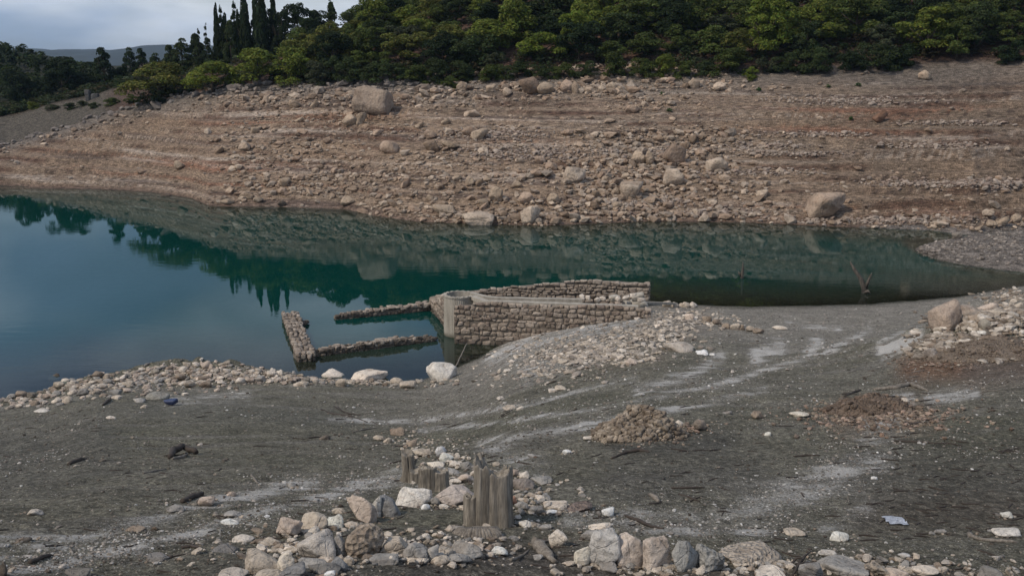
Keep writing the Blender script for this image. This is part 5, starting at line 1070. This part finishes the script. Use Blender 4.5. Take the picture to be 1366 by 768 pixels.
HAND = [(215, 133, 92, 55, 'umbrella', OY, 'broad flat-topped olive-yellow tree at the left end of the far scrub'), (285, 124, 72, 46, 'umbrella', YG, None), (345, 112, 75, 52, 'umbrella', YG, None), (396, 110, 66, 54, 'bush', YG, None), (425, 114, 46, 34, 'bush', OL, 'grey-green rounded bush above the rocks left of centre'),
 (470, 112, 46, 38, 'bush', GG, None), (208, 141, 28, 28, 'bush', DG, None), (250, 122, 30, 22, 'bush', GG, None), (312, 112, 30, 20, 'bush', MG, None), (450, 108, 36, 36, 'bush', GG, None), (500, 112, 46, 32, 'bush', GG, None), (530, 108, 50, 30, 'bush', GG, None), (558, 112, 46, 30, 'bush', MG, None), (585, 112, 44, 36, 'bush', GG, None), (600, 117, 32, 18, 'bush', MG, None),
 (620, 108, 44, 26, 'bush', GG, None), (655, 107, 42, 26, 'bush', MG, None), (690, 104, 40, 24, 'bush', GG, None), (722, 104, 36, 22, 'bush', GG, None), (752, 104, 34, 22, 'bush', MG, None), (786, 103, 40, 24, 'bush', GG, None), (820, 102, 44, 34, 'bush', MG, None), (858, 102, 44, 30, 'bush', MG, None), (888, 101, 40, 30, 'bush', YG, None), (914, 103, 34, 26, 'bush', MG, None),
 (940, 101, 34, 24, 'bush', GG, None), (972, 98, 62, 40, 'bush', MG, None), (1000, 105, 24, 18, 'bush', BYG, 'small bright yellow-green shrub at the scrub edge right of centre'), (1018, 97, 36, 22, 'bush', OL, None), (1050, 96, 44, 28, 'bush', GG, None), (1092, 97, 54, 36, 'bush', GG, None), (1135, 94, 44, 32, 'bush', DG, None), (1172, 93, 62, 42, 'bush', GG, None), (1205, 90, 40, 34, 'bush', DG, None), (1350, 82, 44, 30, 'bush', DG, None),
 (395, 80, 60, 46, 'bush', MG, None), (430, 84, 54, 46, 'bush', GG, None), (340, 80, 34, 26, 'bush', RB, 'rusty brown half-dead shrub below the cypress row'), (365, 60, 40, 30, 'bush', MG, None), (470, 70, 50, 40, 'bush', MG, None), (540, 85, 66, 48, 'tree', OY, None), (490, 85, 56, 54, 'tree', MG, None), (600, 75, 64, 46, 'umbrella', OY, None), (645, 68, 84, 46, 'umbrella', YG, None),
 (722, 82, 64, 42, 'umbrella', BYG, None), (772, 66, 52, 56, 'tree', BYG, 'upright bright yellow-green tree beside the bare red soil gap'), (700, 40, 60, 44, 'tree', DG, None), (815, 84, 50, 34, 'bush', MG, None), (860, 76, 60, 36, 'umbrella', MG, None), (905, 70, 50, 40, 'bush', MG, None), (1022, 78, 76, 82, 'tree', (BYG), 'tall rounded bright yellow-green tree right of centre'),
 (950, 72, 66, 44, 'bush', MG, None), (1090, 60, 70, 56, 'tree', YG, None), (1140, 58, 80, 62, 'tree', MG, None), (1190, 55, 60, 46, 'tree', GG, None), (1235, 75, 80, 66, 'tree', YG, 'yellowish tree with bare dark trunk at the upper right'), (1275, 80, 50, 50, 'tree', MG, None), (1300, 70, 60, 66, 'tree', GG, None), (1345, 62, 60, 46, 'tree', MG, None), (1075, 82, 50, 54, 'tree', GG, None),
 (560, 48, 54, 36, 'bush', OY, None), (510, 50, 66, 60, 'tree', DG, None), (850, 42, 70, 40, 'tree', MG, None), (900, 34, 60, 36, 'bush', GG, None), (660, 100, 30, 30, 'tree', OL, None)]
for px, py, w, h, kd, c, lab in HAND: tpx(px, py, w, h, kd, c, lab)
for px, ty, w, by, kd, lab in [(288, 10, 9, 76, 'cypress', 'slim dark cypress at the left end of the tall row'), (294.5, 10, 14, 74, 'conifer', None), (305.6, 5, 17, 72, 'conifer', None), (312, 18, 10, 70, 'cypress', None), (321.7, 4, 9, 68, 'cypress', None), (330, -4, 11, 66, 'cypress', None), (336, 4, 12, 64, 'conifer', None), (342.5, -14, 9, 64, 'cypress', None), (352, -14, 17, 60, 'cypress', 'broadest tallest cypress of the row against the sky'), (362, -12, 9, 58, 'cypress', None), (300, 22, 12, 74, 'cypress', None), (317, 16, 12, 70, 'conifer', None), (326, 12, 12, 68, 'conifer', None),
                               (298, 34, 24, 76, 'pine', None), (312, 30, 22, 74, 'pine', None), (326, 26, 26, 72, 'pine', None), (342, 26, 26, 68, 'pine', None), (358, 18, 26, 66, 'pine', None), (286, 46, 22, 80, 'pine', None), (269, 38, 12, 82, 'conifer', None), (281.5, 31, 13, 78, 'conifer', None), (436, -3, 14, 50, 'conifer', None), (420, 8, 40, 50, 'tree', None), (395, 4, 46, 52, 'tree', None), (374, 2, 34, 54, 'tree', None), (446, 2, 22, 50, 'pine', None), (240, 52, 34, 100, 'pine', None), (255, 50, 26, 96, 'pine', None), (222, 62, 28, 102, 'pine', None), (205, 72, 26, 104, 'pine', None), (268, 58, 30, 92, 'pine', None), (410, 14, 40, 60, 'tree', None),
                               (137, 65, 31, 134, 'pine', 'tall dark pine standing alone left of the bright gap of sky'), (165, 66, 24, 134, 'pine', None), (181, 68, 22, 132, 'pine', None), (150, 92, 30, 136, 'bush', None), (62, 75, 34, 130, 'tree', None), (88, 73, 42, 132, 'tree', None), (30, 88, 40, 134, 'tree', None), (8, 96, 34, 134, 'tree', None), (45, 98, 30, 136, 'tree', None), (70, 98, 26, 136, 'bush', None), (105, 92, 34, 134, 'tree', None), (172, 100, 34, 134, 'bush', None), (195, 98, 24, 132, 'pine', None), (120, 118, 20, 138, 'bush', None)]:
    Yt = 150 if px > 200 else 162; ph = P(px, ty, Yt); z0 = float(H(np.array([ph.x]), np.array([Yt]), False)[0]); s = (Yt*CP)/F; col = DG if kd != 'pine' else (GG if px > 200 else DG)
    tree(ph.x, Yt+random.uniform(-3, 3), w*s*(1.45 if kd in ('cypress', 'conifer') else 1.2), max(ph.z-z0, 1.5)*1.05, kd, col, label=lab)
for px, py, w, h, c, kd in [(46, 146, 17, 13, YG, 'bush'), (70, 146, 22, 9, OL, 'bush'), (94, 146, 20, 10, GG, 'bush'), (126, 144, 18, 9, GG, 'bush'), (150, 140, 26, 12, MG, 'bush'), (175, 138, 24, 14, MG, 'bush'), (20, 145, 24, 7, GG, 'bush'), (110, 142, 18, 10, OL, 'bush'), (190, 140, 18, 16, GG, 'bush')]: tpx(px, py, w, h, kd, c)
# the rest of the visible scrub
rs = random.Random(9); tries = 0
while len(TREES) < 262 and tries < 9000:
    tries += 1; u = rs.uniform(-.30, .60); cd = float(np.interp(u, CU, CD)); y = cd+2.0+rs.random()**1.15*(52 if u > -.1 else 30); x = u*y
    z = float(H(np.array([x]), np.array([y]), False)[0]); a, b_, dd = proj(x, y, z+3)
    if b_ < -45 or a < 400 or a > 1440: continue
    w = rs.uniform(4.2, 7.6)
    if a > 745 and a < 800 and b_ > 15 and b_ < 60 and rs.random() < .8: continue
    if min(math.hypot(x-q[0], y-q[1])/((w+q[2])*.5) for q in TREES) < .5: continue
    c = rs.choice([DG, DG, GG, GG, MG, MG, MG, MG, YG, YG, YG, OL, OY, OY]) if a < 1350 else rs.choice([DG, GG]); kd = rs.choice(['bush', 'bush', 'tree', 'tree']); random.seed(tries)
    tree(x, y, w, w*rs.uniform(.6, .95), kd, c)
print('trees', len(TREES))
# upper wood beyond the frame and the bushy hill far left: one mass each
def wood(name, label, pos, seed, n_leaf=420, lsz=.075, cols=(DG, GG, MG, GG)):
    g2 = np.random.default_rng(seed); Vs, Fs, Cs = [], [], []; off = 0
    base = [leaves(blobset(k, 700+i), n_leaf, lsz, 700+i) for i, k in enumerate(['bush', 'tree', 'bush', 'tree', 'pine'])]
    for (x, y, w, h) in pos:
        V, Fc, C_ = base[g2.integers(0, 5)]; a = g2.uniform(0, 6.28); z = float(H(np.array([x]), np.array([y]), False)[0]); c = np.array(cols[g2.integers(0, len(cols))])*g2.uniform(.8, 1.2)
        w_ = np.stack([(V[:, 0]*math.cos(a)-V[:, 1]*math.sin(a))*w+x, (V[:, 0]*math.sin(a)+V[:, 1]*math.cos(a))*w+y, V[:, 2]*h+z-.2], -1); Vs.append(w_); Fs.append(Fc+off); off += len(V); Cs.append(C_*c[None])
    me = mk_mesh(name, np.vstack(Vs), np.vstack(Fs), [M_leaf], True, np.vstack(Cs)); return tag(link(name, me), label, 'forest', kind='stuff')
pos = []; rs = random.Random(19)
for _ in range(4000):
    u = rs.uniform(-.32, 1.0); y = float(np.interp(u, CU, CD))+rs.uniform(3, 95); x = u*y
    z = float(H(np.array([x]), np.array([y]), False)[0]); a, b_, _d = proj(x, y, z+2)
    if (-45 < b_ and 300 < a < 1440): continue
    if a < 440 and (y < 150 or a < 385): continue
    w = rs.uniform(4.5, 7.5)
    if all(math.hypot(x-q[0], y-q[1]) > 4.2 for q in pos): pos.append((x, y, w, w*rs.uniform(.8, 1.1)))
    if len(pos) >= 430: break
print('upper wood', len(pos)); wood('woodland', 'dense woodland covering the top of the far slope', pos, 1, 480)
pos = []
for _ in range(3000):
    u = rs.uniform(-.66, -.33); y = rs.uniform(164, 262); x = u*y
    w = rs.uniform(3, 5.5)
    if vn(x/14, y/14, 99) < .16: continue
    h = w*rs.uniform(.6, .95); a, b_, _d = proj(x, y, float(H(np.array([x]), np.array([y]))[0])+h)
    if b_ < np.interp(a, [-400, 0, 40, 60, 95, 150, 200, 260], [20, 51, 61, 67, 74, 84, 90, 80])+rs.uniform(-1, 3): continue
    if all(math.hypot(x-q[0], y-q[1]) > 3.9 for q in pos): pos.append((x, y, w, h))
    if len(pos) >= 620: break
wood('woodland', 'dark bushes covering the low hill behind the left cove', pos, 2, 200, .10, (DG, DG, GG, (.03, .04, .02)))
pos = []; rs = random.Random(29)
for _ in range(1500):
    u = rs.uniform(-.36, .62); y = float(np.interp(u, CU, CD))+1.5+rs.random()**1.3*48; x = u*y; a = 683+F*u/.977
    if 740 < a < 800 and y > 124 and rs.random() < .75: continue
    w = rs.uniform(1.6, 3.4); pos.append((x, y, w, w*rs.uniform(.4, .7)))
for _ in range(260):
    u = rs.uniform(-.54, -.36); y = 150+rs.random()**1.5*16; w = rs.uniform(1.8, 3.6); pos.append((u*y, y, w, w*rs.uniform(.3, .5)))
wood('undergrowth', 'low undergrowth covering the slope between the trees', pos, 3, 110, .085, (DG, GG, DG, (.05, .045, .025), OL))
# little green tufts on the bare far bank
for i, (px, py) in enumerate([(883, 127), (893, 149), (1012, 121), (1135, 160), (1105, 117), (1145, 115), (895, 186)]):
    v = hit(px, py); s = v.y/F; root = empty('shrub', v); cm, tm = PROTO['bush'][i % 4]; root.scale = (9*s, 9*s, 5*s); o = link('crown', cm, root); o.color = (.05, .11, .03, 1); link('trunk', tm, root)
    tag(root, autolabel(px, py, 'tiny fresh green tuft on the bare far bank', 10) or 'tiny fresh green tuft on the bare far bank', 'plant', 'green tufts on the bare bank')
# pale masonry remnant among the trees on the left
v = hit(118, 134); o = None; root = empty('stone_hut', v); tag(root, 'pale grey masonry remnant half hidden among the dark trees on the left', 'ruin')
for nm, cx, sx, sy, sz in (('wall', 0, .7, .8, 1.7), ('wall', 1.0, 1.1, .7, 1.2)):
    V, Fc = rock_shape(931+int(cx), 3, npl=3, p=24, rough=.02, boxy=1); o = link(nm, mk_mesh(nm, V, Fc, [M_rockf]), root, (cx, 0, sz/2-.2)); o.scale = (sx, sy, sz); o.color = (.10, .10, .10, 1)

# ---------------------------------------------------------------- haze
hm = bpy.data.materials.new('haze_air'); hm.use_nodes = True; hn = hm.node_tree.nodes; hn.remove(hn['Principled BSDF'])
pv = hn.new('ShaderNodeVolumePrincipled'); pv.inputs['Color'].default_value = (.5, .72, 1, 1); pv.inputs['Density'].default_value = .00010; pv.inputs['Anisotropy'].default_value = .2
hm.node_tree.links.new(pv.outputs[0], hn['Material Output'].inputs['Volume'])
x0, x1, y0, y1, z0, z1 = -8000, 8000, -60, 6500, -9.5, 165
hv = [(x0, y0, z0), (x1, y0, z0), (x1, y1, z0), (x0, y1, z0), (x0, y0, z1), (x1, y0, z1), (x1, y1, z1), (x0, y1, z1)]
hf = [(3, 2, 1, 0), (4, 5, 6, 7), (0, 1, 5, 4), (1, 2, 6, 5), (2, 3, 7, 6), (3, 0, 4, 7)]
ho = link('haze', fmesh('haze', hv, hf, hm, False)); ho['kind'] = 'stuff'
